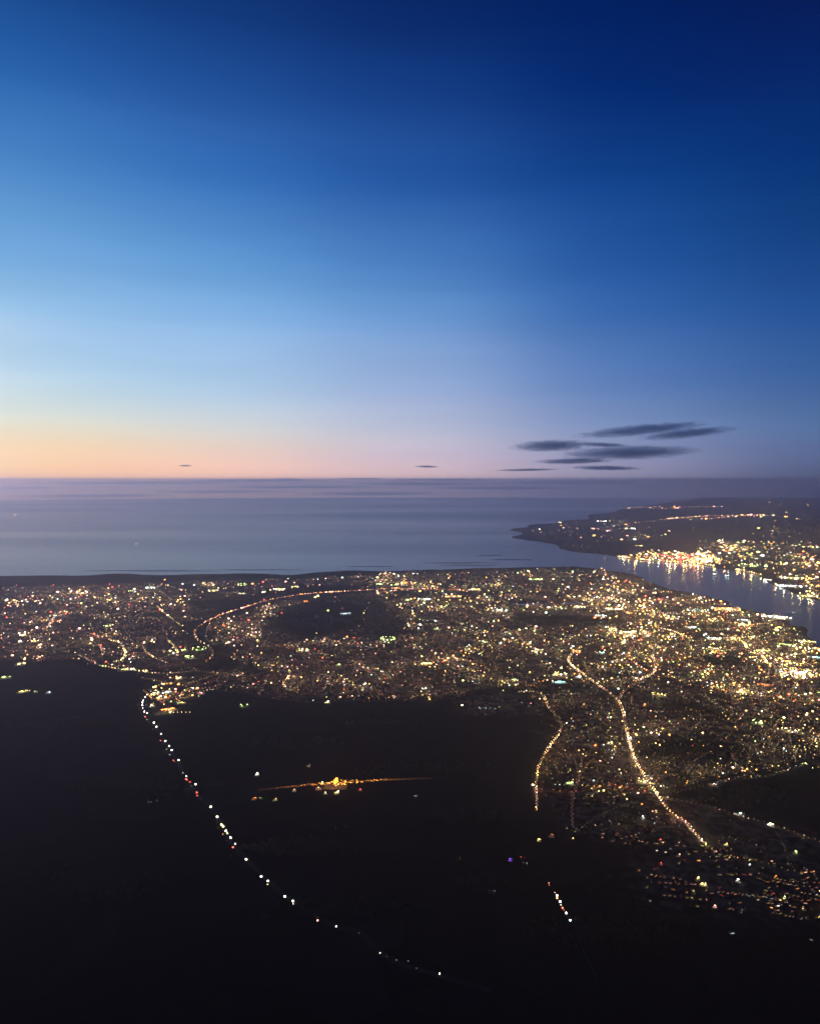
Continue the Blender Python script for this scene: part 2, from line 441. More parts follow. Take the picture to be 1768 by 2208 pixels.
# roads: (points in photo, lamp spacing m, jitter, colour mix, brightness, size, width, label or None)
ROADS = [
 ('amber road', [(1119,1494),(1162,1496),(1174,1508),(1183,1527),(1197,1543),(1206,1554),(1210,1570),(1201,1591),(1185,1612),(1168,1641),(1160,1661),(1156,1688),(1156,1711),(1158,1730),(1156,1750)], 20, ['warm','gold','warm','pink','amber'], 1.0, .85, 'on the bow shaped lane'),
 ('main road', [(1254,1396),(1242,1405),(1227,1420),(1230,1435),(1251,1450),(1278,1471),(1308,1492),(1332,1512),(1342,1533),(1348,1560),(1355,1595),(1365,1630),(1375,1651),(1388,1672),(1402,1695),(1421,1722),(1437,1744),(1456,1763),(1475,1773),(1502,1804),(1529,1831)], 16, ['gold','warm','pink','warm','amber','warm'], 1.6, .9, 'on the bright main road'),
 ('main road end', [(1529,1831),(1549,1848),(1584,1852),(1642,1864),(1700,1881),(1768,1891)], 26, ['gold','amber'], .2, .7, 'on the lower right arm'),
 ('branch road', [(1334,1511),(1348,1490),(1379,1469),(1406,1454),(1413,1440),(1406,1414)], 24, ['gold','pink','amber'], 1.7, .8, 'on the right fork'),
 ('river motorway', [(443,1343),(480,1326),(519,1314),(565,1299),(607,1290),(670,1281),(739,1277),(800,1273),(842,1270),(880,1271),(940,1272),(985,1273),(1006,1277)], 24, ['pink','amber','pink','orange'], 1.9, 1.0, ''),
 ('shore street', [(809,1281),(842,1276),(878,1272),(940,1270)], 50, ['pink','amber'], 1.6, 1.0, ''),
 ('spur', [(443,1343),(425,1355),(419,1365),(422,1377),(434,1387),(449,1395),(458,1407),(455,1419),(443,1429)], 60, ['warm','pink','white','amber'], 1.8, 1., ''),
 ('spur two', [(452,1350),(446,1362),(443,1375),(455,1387),(470,1391)], 60, ['warm','pink','white'], .7, .9, ''),
 ('crescent one', [(211,1392),(220,1401),(221,1413),(211,1420)], 24, ['warm','pink'], 1.3, .8, ''),
 ('crescent two', [(241,1383),(256,1387),(267,1401),(271,1413),(262,1425),(244,1429)], 22, ['warm','gold'], 1.6, .8, ''),
 ('crescent three', [(319,1380),(309,1389),(312,1401),(325,1416),(346,1425),(362,1432)], 20, ['warm','gold','pink'], 1.2, .8, ''),
 ('crescent four', [(358,1381),(374,1392),(381,1404),(383,1416)], 20, ['warm','gold'], 1.5, .8, ''),
 ('edge road', [(169,1413),(193,1425),(217,1437),(247,1443),(286,1447),(316,1452),(355,1454),(392,1452),(422,1449),(467,1453),(520,1458)], 18, ['warm','gold','pink'], 1.1, .8, ''),
 ('edge road bright', [(217,1437),(247,1443),(286,1447),(316,1450)], 22, ['gold','amber','white','lime'], 1.3, 1.1, ''),
 ('slip road', [(376,1452),(398,1443),(419,1443),(425,1449)], 26, ['pink','warm'], .6, .7, ''),
 ('s bend', [(625,1449),(622,1461),(613,1471),(614,1483),(628,1491),(643,1483),(652,1482)], 24, ['gold','amber','warm'], 1.6, 1., ''),
 ('estate side', [(580,1456),(571,1474),(559,1501)], 26, ['pink','warm'], .7, .7, ''),
 ('estate edge', [(559,1501),(613,1510),(691,1515),(751,1512),(842,1513)], 44, ['pink','warm','amber'], .3, .8, ''),
 ('close one', [(718,1447),(709,1471),(694,1492)], 26, ['warm'], .55, .6, ''),
 ('close two', [(760,1468),(760,1486)], 26, ['warm'], .55, .6, ''),
 ('close three', [(785,1468),(794,1486)], 26, ['warm','pink'], .55, .6, ''),
 ('close four', [(812,1474),(827,1492)], 26, ['warm','pink'], .55, .6, ''),
 ('close five', [(840,1441),(842,1462),(857,1483)], 26, ['warm','red','pink'], .55, .6, ''),
 ('close six', [(652,1411),(661,1429),(670,1441)], 28, ['warm','pink'], .55, .7, ''),
 ('ridge road', [(688,1393),(751,1382),(821,1378),(872,1373),(932,1366)], 40, ['pink','pink','warm'], .8, .7, ''),
 ('middle road', [(682,1447),(721,1441),(782,1441),(842,1438),(902,1433),(1003,1437)], 60, ['warm','gold','cool','pink'], .5, .8, ''),
 ('beacon street', [(99,1359),(105,1350),(118,1331)], 30, ['gold','pink','white'], 1.1, .9, ''),
 ('amber avenue', [(274,1303),(301,1292),(319,1288)], 50, ['pink','amber','gold'], .9, .9, ''),
 ('lane down', [(337,1307),(353,1322),(371,1336),(395,1353)], 44, ['pink','warm','gold'], 1.0, .8, ''),
 ('west road', [(27,1401),(60,1392),(118,1377)], 40, ['warm','pink'], .4, .8, ''),
 ('west avenue', [(75,1368),(105,1369),(151,1365),(181,1359),(217,1353),(259,1344)], 45, ['amber','pink','gold','warm'], .7, .9, ''),
 ('amber lane', [(1112,1363),(1124,1378),(1136,1393),(1160,1402)], 40, ['gold','amber','pink'], .8, .9, ''),
 ('amber slope', [(1003,1423),(1025,1435),(1043,1441),(1061,1450)], 34, ['gold','amber','pink'], .8, .9, ''),
 ('bright rise', [(1205,1381),(1257,1375),(1302,1369),(1326,1363),(1360,1366),(1400,1362)], 36, ['gold','gold','white','amber'], 1.0, .9, ''),
 ('quay string', [(1260,1294),(1302,1295),(1368,1293)], 36, ['gold','lime','pink','red'], 1.0, .9, ''),
 ('dock row', [(1380,1326),(1410,1328),(1450,1332)], 60, ['gold','gold','lime'], 1.6, 1.2, ''),
 ('dock road', [(1345,1318),(1400,1320),(1470,1326),(1560,1327),(1620,1328),(1694,1336)], 28, ['amber','orange','gold'], .7, 1., ''),
 ('town road', [(1367,1393),(1355,1417),(1370,1432),(1391,1447),(1410,1452)], 34, ['pink','gold','amber','red'], 1.6, 1., ''),
 ('town spine', [(1420,1356),(1450,1362),(1480,1376),(1500,1384),(1560,1378),(1612,1376),(1650,1372)], 22, ['gold','amber','gold','white'], 1.5, .95, ''),
 ('river road', [(1560,1370),(1600,1385),(1612,1400),(1640,1412),(1655,1432),(1690,1442),(1740,1462)], 22, ['gold','amber','gold','white'], 1.6, 1., ''),
 ('east road', [(1590,1360),(1620,1350),(1660,1345),(1700,1352)], 34, ['amber','gold'], .8, 1., ''),
 ('low lane', [(1236,1498),(1302,1491),(1350,1486)], 26, ['warm','cool'], .5, .6, ''),
 ('low lane two', [(1103,1455),(1181,1450)], 30, ['warm'], .5, .6, ''),
 ('low lane three', [(1257,1447),(1332,1441)], 30, ['warm','pink'], .5, .6, ''),
 ('second line', [(1255,1425),(1272,1452),(1300,1478)], 26, ['warm','gold'], .6, .6, ''),
 ('eastern lane', [(1460,1479),(1483,1498),(1510,1517),(1564,1533),(1622,1556),(1650,1572),(1704,1579)], 26, ['pink','warm','gold'], .6, .7, 'on the slanting lane at right'),
 ('hook lane', [(1648,1467),(1646,1490),(1662,1502),(1690,1504)], 26, ['gold','pink','warm'], .6, .8, ''),
 ('cross street', [(1158,1709),(1177,1707),(1235,1711),(1260,1706),(1286,1699),(1332,1697),(1367,1705),(1400,1711)], 32, ['orange','red','amber','red'], .8, .9, 'on the reddish cross street'),
 ('long diagonal', [(1430,1722),(1468,1730),(1526,1742),(1603,1765),(1661,1781),(1768,1819)], 24, ['pink','warm'], .22, .6, 'on the road under the black field'),
 ('field side', [(1545,1691),(1584,1682),(1622,1680),(1673,1672),(1735,1649)], 34, ['warm','amber','cool'], .3, .6, 'on the lane above the black field'),
 ('faint lane', [(1235,1788),(1234,1730),(1251,1672),(1255,1634)], 24, ['warm','pink'], .1, .6, 'on the faint vertical lane'),
 ('street a', [(1250,1396),(1290,1385),(1330,1375)], 30, ['warm','gold'], .7, .8, ''),
 ('street b', [(1440,1440),(1500,1448),(1560,1446),(1600,1452)], 30, ['warm','pink','gold'], .6, .8, ''),
 ('street c', [(1410,1480),(1440,1475),(1480,1466)], 26, ['gold','warm'], .6, .8, ''),
 ('street d', [(1240,1556),(1290,1550),(1340,1545),(1400,1540)], 30, ['warm','pink'], .35, .7, ''),
 ('street e', [(1200,1570),(1260,1590),(1330,1595)], 30, ['warm','gold','pink'], .35, .7, ''),
 ('street f', [(1180,1640),(1250,1650),(1330,1655),(1372,1660)], 30, ['warm','gold','pink'], .35, .7, ''),
 ('street g', [(1620,1500),(1680,1510),(1768,1520)], 30, ['gold','warm','amber'], .6, .8, ''),
 ('street h', [(1560,1600),(1640,1610),(1768,1632)], 30, ['amber','warm','pink'], .45, .8, ''),
 ('street i', [(1540,1850),(1600,1880),(1680,1900),(1768,1930)], 30, ['warm','amber'], .25, .7, ''),
 ('street j', [(1460,1785),(1560,1815),(1680,1850),(1768,1865)], 28, ['warm','pink','amber'], .25, .7, ''),
 ('street k', [(1480,1384),(1500,1410),(1540,1440),(1580,1470),(1600,1500)], 28, ['gold','warm'], .6, .8, ''),
 ('street l', [(1000,1330),(1060,1345),(1110,1363),(1180,1372),(1205,1381)], 36, ['warm','pink','gold'], .6, .8, ''),
 ('street m', [(1420,1356),(1400,1340),(1350,1338),(1300,1340)], 34, ['gold','amber'], .9, .9, ''),
 ('coast lane', [(1352,1097),(1400,1093),(1480,1094),(1560,1093)], 300, ['amber','pink','warm'], 1.5, 1.4, ''),
 ('coast lane b', [(1352,1097),(1378,1095),(1420,1097),(1470,1096)], 300, ['amber','pink'], 1.2, 1.4, ''),
 ('coast town', [(1424,1121),(1500,1115),(1600,1112),(1680,1113)], 140, ['amber','pink','warm'], 1.6, 1.4, ''),
 ('coast town b', [(1440,1117),(1520,1120),(1580,1115),(1640,1116)], 200, ['amber','pink','warm'], 1.4, 1.4, ''),
 ('coast town c', [(1700,1108),(1730,1107)], 300, ['pink'], .8, 1.2, ''),
 ('coast town d', [(1370,1128),(1420,1124)], 300, ['amber','pink'], 1.2, 1.2, ''),
 ('dune edge', [(1215,1172),(1240,1176),(1262,1180),(1300,1180)], 260, ['warm','pink'], .7, 1., ''),
 ('port quay', [(1332,1201),(1400,1209),(1440,1212),(1505,1216),(1540,1222)], 24, ['gold','gold','amber','white'], 1.6, 1.1, ''),
 ('port quay b', [(1586,1230),(1610,1234),(1637,1240)], 40, ['gold','white','amber'], 1.6, 1.1, ''),
 ('port quay c', [(1718,1281),(1745,1284),(1768,1293)], 40, ['warm','gold'], 1.2, 1., ''),
]
DOTS = []        # (x, y, z, D, colour name, brightness, size factor, kind)
LAMPS = []
def jig(c, k=.12):
    return tuple(min(1.2, max(0, v * (1 + random.uniform(-k, k)))) for v in c)
road_b = MB()
for nm, pts, sp, cols, br, sz, lab in ROADS:
    P, Q = densify(pts, sp)
    if pts[0][1] > 1240:
        ro = tag(road_mesh(Q, 12 if 'motorway' in nm or 'main' in nm else 9).build('road', M_ROAD), kind='structure')
    for i, p in enumerate(P):
        t = (P[min(i + 1, len(P) - 1)] - P[max(i - 1, 0)]); t.z = 0
        n = Vector((-t.y, t.x, 0)).normalized() if t.length > 0 else Vector((1, 0, 0))
        side = 1 if i % 2 else -1
        x, y = p.x + n.x * 7 * side + random.uniform(-2, 2), p.y + n.y * 7 * side + random.uniform(-2, 2)
        D = math.hypot(x, y)
        b = br * math.exp(random.gauss(0, .6)) * (.6 + 1.5 * max(0, mnoise.noise(Vector((x / 210., y / 210., 4.4))) + .15))
        if random.random() < .12: b *= .2
        rec = (x, y, ground_z(x, y), D, random.choice(cols), b, sz, lab, math.atan2(n.y * -side, n.x * -side))
        LAMPS.append(rec)

def point(parent, loc, col, watts, radius=3.):
    l = bpy.data.lights.new('lamp_light', 'POINT'); l.color = col; l.energy = watts; l.shadow_soft_size = radius
    o = bpy.data.objects.new('lamp_light', l); C.objects.link(o); o.parent = parent; o.location = loc
    return o

# street lamps one can tell from their neighbours: the nearest 300, the rest is the glitter of the far streets
LAMPS.sort(key=lambda r: (r[7] == '', r[3]))
near_lamps = [r for r in LAMPS if r[7] != ''][:300]
rest = [r for r in LAMPS if r not in near_lamps]
pole = MB(); pole.box((0, 0, 5), (.25, .25, 10), taper=.6); pole.bar((0, 0, 9.9), (2.4, 0, 10.4), .16)
pole_me = pole.mesh('street_lamp', M_STEEL)
lant = {}
def lantern_mesh(c, q):
    if (c, q) not in lant:
        b = MB(); b.ball((2.6, 0, 10.2), (1.5, 1.5, .9), 8, 5)
        lant[(c, q)] = b.mesh('lantern', emat('lamp_%s_%d' % (c, q), COL[c], (1.3, 5, 14, 34)[q]))
    return lant[(c, q)]
lamp_n = {}
def nth(i):
    return '%d%s' % (i, 'th' if 10 <= i % 100 <= 20 else {1: 'st', 2: 'nd', 3: 'rd'}.get(i % 10, 'th'))
CN = dict(gold='yellow', warm='warm white', amber='amber', pink='pinkish', orange='orange', red='red', cool='cool white', white='white')
for (x, y, z, D, c, b, sz, lab, rz) in near_lamps:
    q = 0 if b < .3 else 1 if b < .7 else 2 if b < 1.5 else 3
    o = link('street_lamp', pole_me, None, (x, y, z), rz)
    L_lab = lab.replace('beside the ', '').replace('along the ', '').replace('on the ', '')
    L_i = lamp_n[lab] = lamp_n.get(lab, 0) + 1
    tag(o, ('dim ', '', 'bright ', 'very bright ')[q] + CN[c] + ' street lamp, ' + nth(L_i) + ' from near end of ' + L_lab, 'street lamp', 'street lamps ' + lab)
    link('lantern', lantern_mesh(c, q), o)
    if b > .35 and L_i % 2:
        point(o, (4, 0, 13), COL[c], 26000 * min(2.5, b), .8)

def px_size(D): return D / 741.

glit = MB()
def dot(mb, x, y, z, D, c, b, wide=1.3, rpx=.34):
    """one lamp or lit frontage of the far city"""
    r = .70 * rpx * px_size(D) * (.8 + .5 * random.random())
    e = 3.9 * b ** .82
    r *= max(.72, min(1.8, b ** .42))
    mb.octa((x, y, z + r), (r * wide, r * wide, r), random.uniform(0, 1.5), 0, tuple(v * e for v in jig(COL[c])))
for (x, y, z, D, c, b, sz, lab, rz) in rest:
    dot(glit, x, y, z + 8, D, c, b * (.55 if D > 18000 else 1), 1.1 if D < 18000 else 2.6, .34 * sz)

# ------------------------------------------------------------------ districts of scattered lit houses
def inpoly(P, x, y):
    c = False; n = len(P)
    for i in range(n):
        (ax, ay), (bx, by) = P[i], P[(i + 1) % n]
        if (ay > y) != (by > y) and x < (bx - ax) * (y - ay) / (by - ay) + ax: c = not c
    return c
HOLES = [
 [(590,1310),(700,1296),(780,1306),(785,1340),(740,1360),(680,1376),(610,1368),(580,1340)],
 [(1100,1322),(1240,1330),(1370,1338),(1340,1350),(1200,1352),(1110,1345)],
 [(380,1345),(430,1338),(440,1352),(418,1362),(424,1380),(440,1395),(400,1398)],
 [(462,1396),(495,1390),(500,1432),(560,1440),(560,1446),(450,1444),(462,1420)],
 [(1500,1412),(1580,1410),(1590,1438),(1510,1442)],
 [(1425,1515),(1480,1512),(1560,1535),(1622,1560),(1540,1562),(1440,1545)],
 [(1368,1598),(1600,1596),(1620,1640),(1540,1650),(1390,1645)],
 [(1440,1712),(1560,1698),(1768,1655),(1768,1805),(1600,1758),(1500,1735)],
 [(640,1262),(800,1262),(780,1270),(560,1290),(470,1318),(440,1318),(500,1290)],
 [(1180,1470),(1240,1470),(1250,1492),(1180,1492)],
 [(1090,1290),(1180,1300),(1182,1306),(1100,1302)],
 [(860,1275),(960,1276),(950,1284),(860,1288)],
]
def dark(px, py): return any(inpoly(h, px, py) for h in HOLES)
MIX_A = ['warm'] * 5 + ['white'] * 1 + ['pink'] * 4 + ['gold'] * 3 + ['cool'] * 1 + ['amber'] * 2 + ['red']
MIX_B = ['warm'] * 5 + ['white'] * 1 + ['gold'] * 7 + ['cool'] * 2 + ['lime'] * 2 + ['amber'] * 5 + ['pink'] * 2 + ['orange']
MIX_C = ['gold'] * 7 + ['amber'] * 6 + ['white'] * 2 + ['warm'] * 3 + ['lime'] * 2 + ['orange', 'red', 'cool', 'pink']
DIST = [
 ([(540,1285),(830,1262),(900,1300),(880,1375),(640,1390),(540,1400)], 170, MIX_A, .24),
 ([(0,1276),(330,1262),(440,1330),(418,1350),(400,1440),(320,1450),(190,1425),(0,1425)], 1250, MIX_A, .34),
 ([(-250,1280),(0,1276),(0,1425),(-250,1430)], 350, MIX_A, .3),
 ([(0,1268),(300,1258),(640,1248),(880,1237),(880,1262),(640,1270),(450,1300),(0,1300)], 520, MIX_A, .36),
 ([(450,1345),(600,1300),(660,1300),(560,1335),(560,1400),(490,1392),(462,1392)], 420, MIX_A, .34),
 ([(490,1395),(640,1385),(1000,1370),(1000,1500),(850,1512),(560,1505),(590,1455),(500,1430)], 1500, MIX_A, .24),
 ([(430,1455),(600,1452),(560,1500),(440,1485)], 90, MIX_A, .25),
 ([(800,1243),(900,1234),(1290,1228),(1400,1264),(1300,1310),(1000,1330),(800,1290)], 1300, MIX_B, .34),
 ([(820,1300),(1400,1300),(1420,1480),(1000,1480),(900,1370)], 1900, MIX_B, .34),
 ([(1290,1228),(1380,1250),(1560,1300),(1480,1312),(1260,1290)], 420, MIX_A, .36),
 ([(1260,1296),(1560,1303),(1690,1340),(1735,1375),(1768,1405),(1768,1520),(1480,1480),(1300,1400)], 1900, MIX_C, .46),
 ([(1768,1405),(1950,1520),(1950,1650),(1768,1640)], 260, MIX_B, .35),
 ([(1120,1484),(1768,1484),(1768,1648),(1500,1690),(1420,1720),(1170,1700),(1175,1640),(1210,1560)], 1350, MIX_B, .27),
 ([(960,1490),(1150,1500),(1180,1545),(1000,1545)], 40, MIX_A, .14),
 ([(1175,1712),(1420,1718),(1510,1825),(1400,1830),(1240,1800)], 70, MIX_A, .2),
 ([(330,1462),(400,1456),(445,1490),(400,1525),(350,1543),(322,1515)], 60, MIX_C, .8),
 ([(1560,1318),(1690,1330),(1768,1402),(1768,1490),(1640,1440),(1560,1375)], 260, MIX_C, .7),
 ([(1430,1728),(1768,1812),(1768,1985),(1560,1985),(1390,1945),(1360,1850),(1500,1800)], 80, MIX_A, .15),
 ([(1768,1800),(1950,1850),(1950,1990),(1768,1960)], 16, MIX_B, .3),
 ([(1500,1168),(1600,1166),(1768,1172),(1900,1180),(1900,1320),(1768,1290),(1690,1260),(1620,1228),(1510,1212)], 1500, MIX_C, .42),
 ([(1345,1200),(1400,1191),(1520,1194),(1560,1212),(1520,1216),(1420,1209)], 300, MIX_C, .8),
 ([(1425,1197),(1505,1197),(1505,1211),(1440,1209)], 90, ['red', 'pink', 'red', 'amber'], .9),
 ([(1130,1142),(1240,1124),(1380,1122),(1400,1140),(1390,1165),(1230,1172)], 110, MIX_B, .42),
 ([(1400,1125),(1768,1100),(1768,1168),(1400,1168)], 70, MIX_B, .30),
 ([(1600,1060),(1768,1062),(1768,1095),(1600,1090)], 16, MIX_A, .35),
]
build_land()
cands = []
for P, n, mix, br in DIST:
    xs = [p[0] for p in P]; ys = [p[1] for p in P]; k = 0; t = 0
    cl = [(random.uniform(min(xs), max(xs)), random.uniform(min(ys), max(ys)), random.uniform(.2, 1)) for _ in range(max(4, n // 28))]
    n = int(n * 2.3); br *= 1.15 if min(xs) > 790 else 1.05
    while k < n and t < n * 40:
        t += 1
        if random.random() < .5:
            cxx, cyy, s = random.choice(cl)
            px, py = cxx + random.gauss(0, 14 * s), cyy + random.gauss(0, 4.5 * s)
        else: px, py = random.uniform(min(xs), max(xs)), random.uniform(min(ys), max(ys))
        if not inpoly(P, px, py) or (dark(px + random.gauss(0, 9), py + random.gauss(0, 4)) and random.random() < .86): continue
        if mnoise.noise(Vector((px / 60., py / 17., 2.2))) < -.12 and random.random() < .72 and py < 1660: continue
        k += 1; px += random.gauss(0, 9); py += random.gauss(0, 3 + max(0, py - 1400) * .025)
        if py > 1225 and sd1(near_poly, *flat(px, py)) < 40 and sd1(far_poly, *flat(px, py)) < 40: continue
        b = br * math.exp(random.gauss(-.55, 1.15))
        cands.append((px, py, random.choice(mix), min(b, 6)))
    if min(ys) > 1700:      # rows of lit houses along the village streets
        for _ in range(n // 6):
            px, py = random.uniform(min(xs), max(xs)), random.uniform(min(ys), max(ys)); sl = random.uniform(.02, .3); c_ = random.choice(mix)
            for q in range(random.randint(4, 9)):
                px += random.uniform(6, 19); py += sl * 8 + random.gauss(0, .8)
                if inpoly(P, px, py): cands.append((px, py, random.choice([c_, 'warm', random.choice(mix), 'pink']), br * math.exp(random.gauss(-1.3, .9))))
    # short residential streets: strings of faint lamps
    for _ in range(n // 7):
        px, py = random.uniform(min(xs), max(xs)), random.uniform(min(ys), max(ys))
        if not inpoly(P, px, py) or dark(px, py) or py < 1240: continue
        g = at(px, py); a = random.choice([0, 0, 1]) * math.pi / 2 + 2.2 * mnoise.noise(Vector((g.x / 1300., g.y / 1300., 7.7))) + random.gauss(0, .06); cv = random.gauss(0, .0009)
        c = random.choice(['warm', 'pink', 'warm', 'gold', 'amber']); L = random.randint(6, 17); s0 = br * random.uniform(.35, 1.25) * (1.7 if py > 1500 else 1)
        for q in range(L):
            g = g + Vector((math.cos(a), math.sin(a), 0)) * 30; a += cv * 30
            if sd1(near_poly, g.x, g.y) < 60: break
            dot(glit, g.x, g.y, ground_z(g.x, g.y) + 8, math.hypot(g.x, g.y), c, s0 * math.exp(random.gauss(0, .45)), 1.1, .24)
P3 = []
for px, py, c, b in cands:
    p = at(px, py); P3.append((p.x, p.y, p.z, math.hypot(p.x, p.y), c, b, px, py))
P3.sort(key=lambda r: r[3])
near_h, far_h = P3[:300], P3[300:]
for (x, y, z, D, c, b, px, py) in far_h:
    dot(glit, x, y, z + 5, D, c, b * (1 if D < 18000 else .8), random.uniform(1.1, 2.2) if D < 18000 else 3.0, .33 if b < 1 else .42)
gm, n, o = mat('lamp_glow')
e = n.nodes.new('ShaderNodeEmission'); a = n.nodes.new('ShaderNodeAttribute'); a.attribute_name = 'glow'
n.links.new(a.outputs['Color'], e.inputs[0]); e.inputs[1].default_value = 1.; n.links.new(e.outputs[0], o.inputs[0])
gm.cycles.emission_sampling = 'NONE'
CITY = tag(glit.build('distant_city_lights', gm), 'countless small lights of the far streets and houses', 'city lights', kind='stuff')

# added fill lights, set above any lamp post, give the city ground its glow
random.seed(99)
for P, n, mix, br in DIST:
    xs = [p[0] for p in P]; ys = [p[1] for p in P]
    for _ in range(int(n * (.052 if br > .2 else .03)) + 1):
        for _t in range(30):
            px, py = random.uniform(min(xs), max(xs)), random.uniform(min(ys), max(ys))
            if inpoly(P, px, py) and not dark(px, py): break
        else: continue
        p = at(px, py); D = math.hypot(p.x, p.y)
        if sd1(near_poly, p.x, p.y) < 80 and sd1(far_poly, p.x, p.y) < 80: continue
        hh = random.uniform(.004, .0095) * D
        w = 4 * math.pi * hh * hh * 1.25 * min(1.25, br / .35) * math.exp(random.gauss(0, .5))
        l = bpy.data.lights.new('lamp_light', 'POINT'); l.color = jig(COL[random.choice(['amber', 'gold', 'warm', 'gold', 'pink', 'amber'])], .1); l.energy = w
        l.shadow_soft_size = .30 * px_size(D)
        o = bpy.data.objects.new('lamp_light', l); C.objects.link(o); o.location = (p.x, p.y, p.z + hh); o.parent = CITY
random.seed(5)

# the nearest houses with lit windows
def lit_house(k, w, d, h):
    b = MB(); b.box((0, 0, h / 2), (w, d, h))
    r = MB(); r.gable((0, 0, h + .02), (w, d), d * .32); r.box((w * .3, .8, h + d * .3), (1, 1, 2.2))
    return b.mesh('house', M_BRICK), r.mesh('roof', M_SLATE)
HK = [lit_house(0, 14, 9, 5.5), lit_house(1, 22, 9, 5.5), lit_house(2, 9, 9, 6)]
HD = [(14, 9, 5.5), (22, 9, 5.5), (9, 9, 6)]
winm = {}
def win_mesh(k, c, q, up):
    if (k, c, q, up) not in winm:
        w, d, h = HD[k]; b = MB()
        b.box((0, 0, 0), (w * (.34 if up else .66), .16, 1.2 if up else 2.2))
        if (c, q) not in winm: winm[(c, q)] = emat('window_%s_%d' % (c, q), COL[c], (.3, .8, 2.2, 8)[q])
        winm[(k, c, q, up)] = b.mesh('window', winm[(c, q)])
    return winm[(k, c, q, up)]
def area(px, py):
    if py > 1850: return 'in the scattered village at the lower right'
    if px < 1175 and py < 1560: return 'at the edge of the black farmland'
    if py > 1715 and px > 1440: return 'below the black field at right'
    if py > 1715: return 'in the dim estate left of the main road'
    if px < 1350 + max(0, (py - 1600) * .5): return 'between the two lit roads'
    return 'in the estates right of the main road'
CH = dict(gold='yellow', warm='warm', amber='amber', pink='pinkish', orange='orange', red='red', cool='cool white', white='white', lime='greenish')
LM = [(1516,1910,'village hall'),(1661,1781,'bright white depot'),(1383,1687,'big supermarket'),(1228,1691,'green white hall'),(1529,1831,'main road bend'),(1162,1815,'pale farm'),(1537,1694,'amber hall'),(1715,1841,'greenish cottage'),(1424,1816,'red cottage'),(1437,1744,'main road'),(1156,1711,'bow shaped lane'),(1733,1963,'lowest cottage'),(1592,1758,'dim depot'),(1281,1610,'reddish forecourt'),(1700,1578,'row of yellow lamps'),(1315,1605,'yellow hall')]
def landmark(px, py):
    x, y, n_ = min(LM, key=lambda m: (m[0] - px) ** 2 + 3 * (m[1] - py) ** 2)
    dx, dy = px - x, (py - y) * 1.6
    return ('left of' if dx < 0 else 'right of') + ' the ' + n_ if abs(dx) > abs(dy) else ('above' if dy < 0 else 'below') + ' the ' + n_
hlab = {}
for (x, y, z, D, c, b, px, py) in near_h:
    k = random.choice([0, 0, 1, 2]); q = 0 if b < .12 else 1 if b < .3 else 2 if b < .8 else 3
    o = link('house', HK[k][0], None, (x, y, z), random.gauss(.15, .5))
    hl = ('small', 'terraced', 'narrow')[k] + ' house, ' + ('faint ', 'dim ', '', 'bright ')[q] + CH[c] + ' windows, ' + landmark(px, py)
    hlab.setdefault(hl, []).append((px, o))
    tag(o, hl, 'house', 'lit houses ' + area(px, py))
    link('roof', HK[k][1], o)
    for sg in (-1, 1):
        link('window', win_mesh(k, c, q, 0), o, (0, sg * (HD[k][1] / 2 + .09), 2.0)); link('window', win_mesh(k, c, q, 1), o, (HD[k][0] * .12, sg * (HD[k][1] / 2 + .09), 4.4))

for hl, L_ in hlab.items():
    if len(L_) > 1:
        for i_, (_, o) in enumerate(sorted(L_, key=lambda v: v[0])): o['label'] = hl + ', ' + nth(i_ + 1) + ' from left'

# dark unlit roofs that fill the estates
dk = MB()
for i in range(2600):
    P, n_, mix, br = random.choice(DIST[:16])
    px, py = random.uniform(min(p[0] for p in P), max(p[0] for p in P)), random.uniform(min(p[1] for p in P), max(p[1] for p in P))
    if not inpoly(P, px, py) or dark(px, py): continue
    p = at(px, py); rz = random.gauss(.15, .5); w = random.choice([12, 20, 40])
    dk.box((p.x, p.y, p.z + 3), (w, 9, 6), rz, 0); dk.gable((p.x, p.y, p.z + 6.02), (w, 9), 3, rz, .4, 1)
tag(dk.build('unlit_houses', [M_BRICK, M_SLATE]), 'dark unlit roofs filling the estates between the lamps', 'houses', kind='stuff')

# woods on the farmland: low crowns massed together
wd = MB()
WOODS = [(120,1560,200,26),(640,1600,190,20),(820,1560,120,12),(480,1690,80,12),(900,1660,240,26),(1000,1760,160,26),(250,1700,220,40),(640,1830,220,40),(1040,1900,90,26),(760,1960,300,40),(1250,1900,110,40),(200,1900,220,70),(690,1340,140,18),(620,1325,60,10),(1540,1427,70,14),(1230,1340,200,8),(1480,1620,200,22),(1600,1720,200,34),(1300,2010,300,60),(520,1416,50,20)]
for cx, cy, w, h in WOODS:
    for i in range(int(min(420, w * 2.2))):
        px, py = random.gauss(cx, w / 4.5), random.gauss(cy, h / 4.5)
        p = at(px, py); r = random.uniform(6, 13)
        wd.octa((p.x, p.y, p.z + r * .6), (r, r, r * random.uniform(.7, 1.1)), random.uniform(0, 3))
tag(wd.build('woodland', M_LEAF), 'dark woods scattered over the black farmland', 'woodland', kind='stuff')

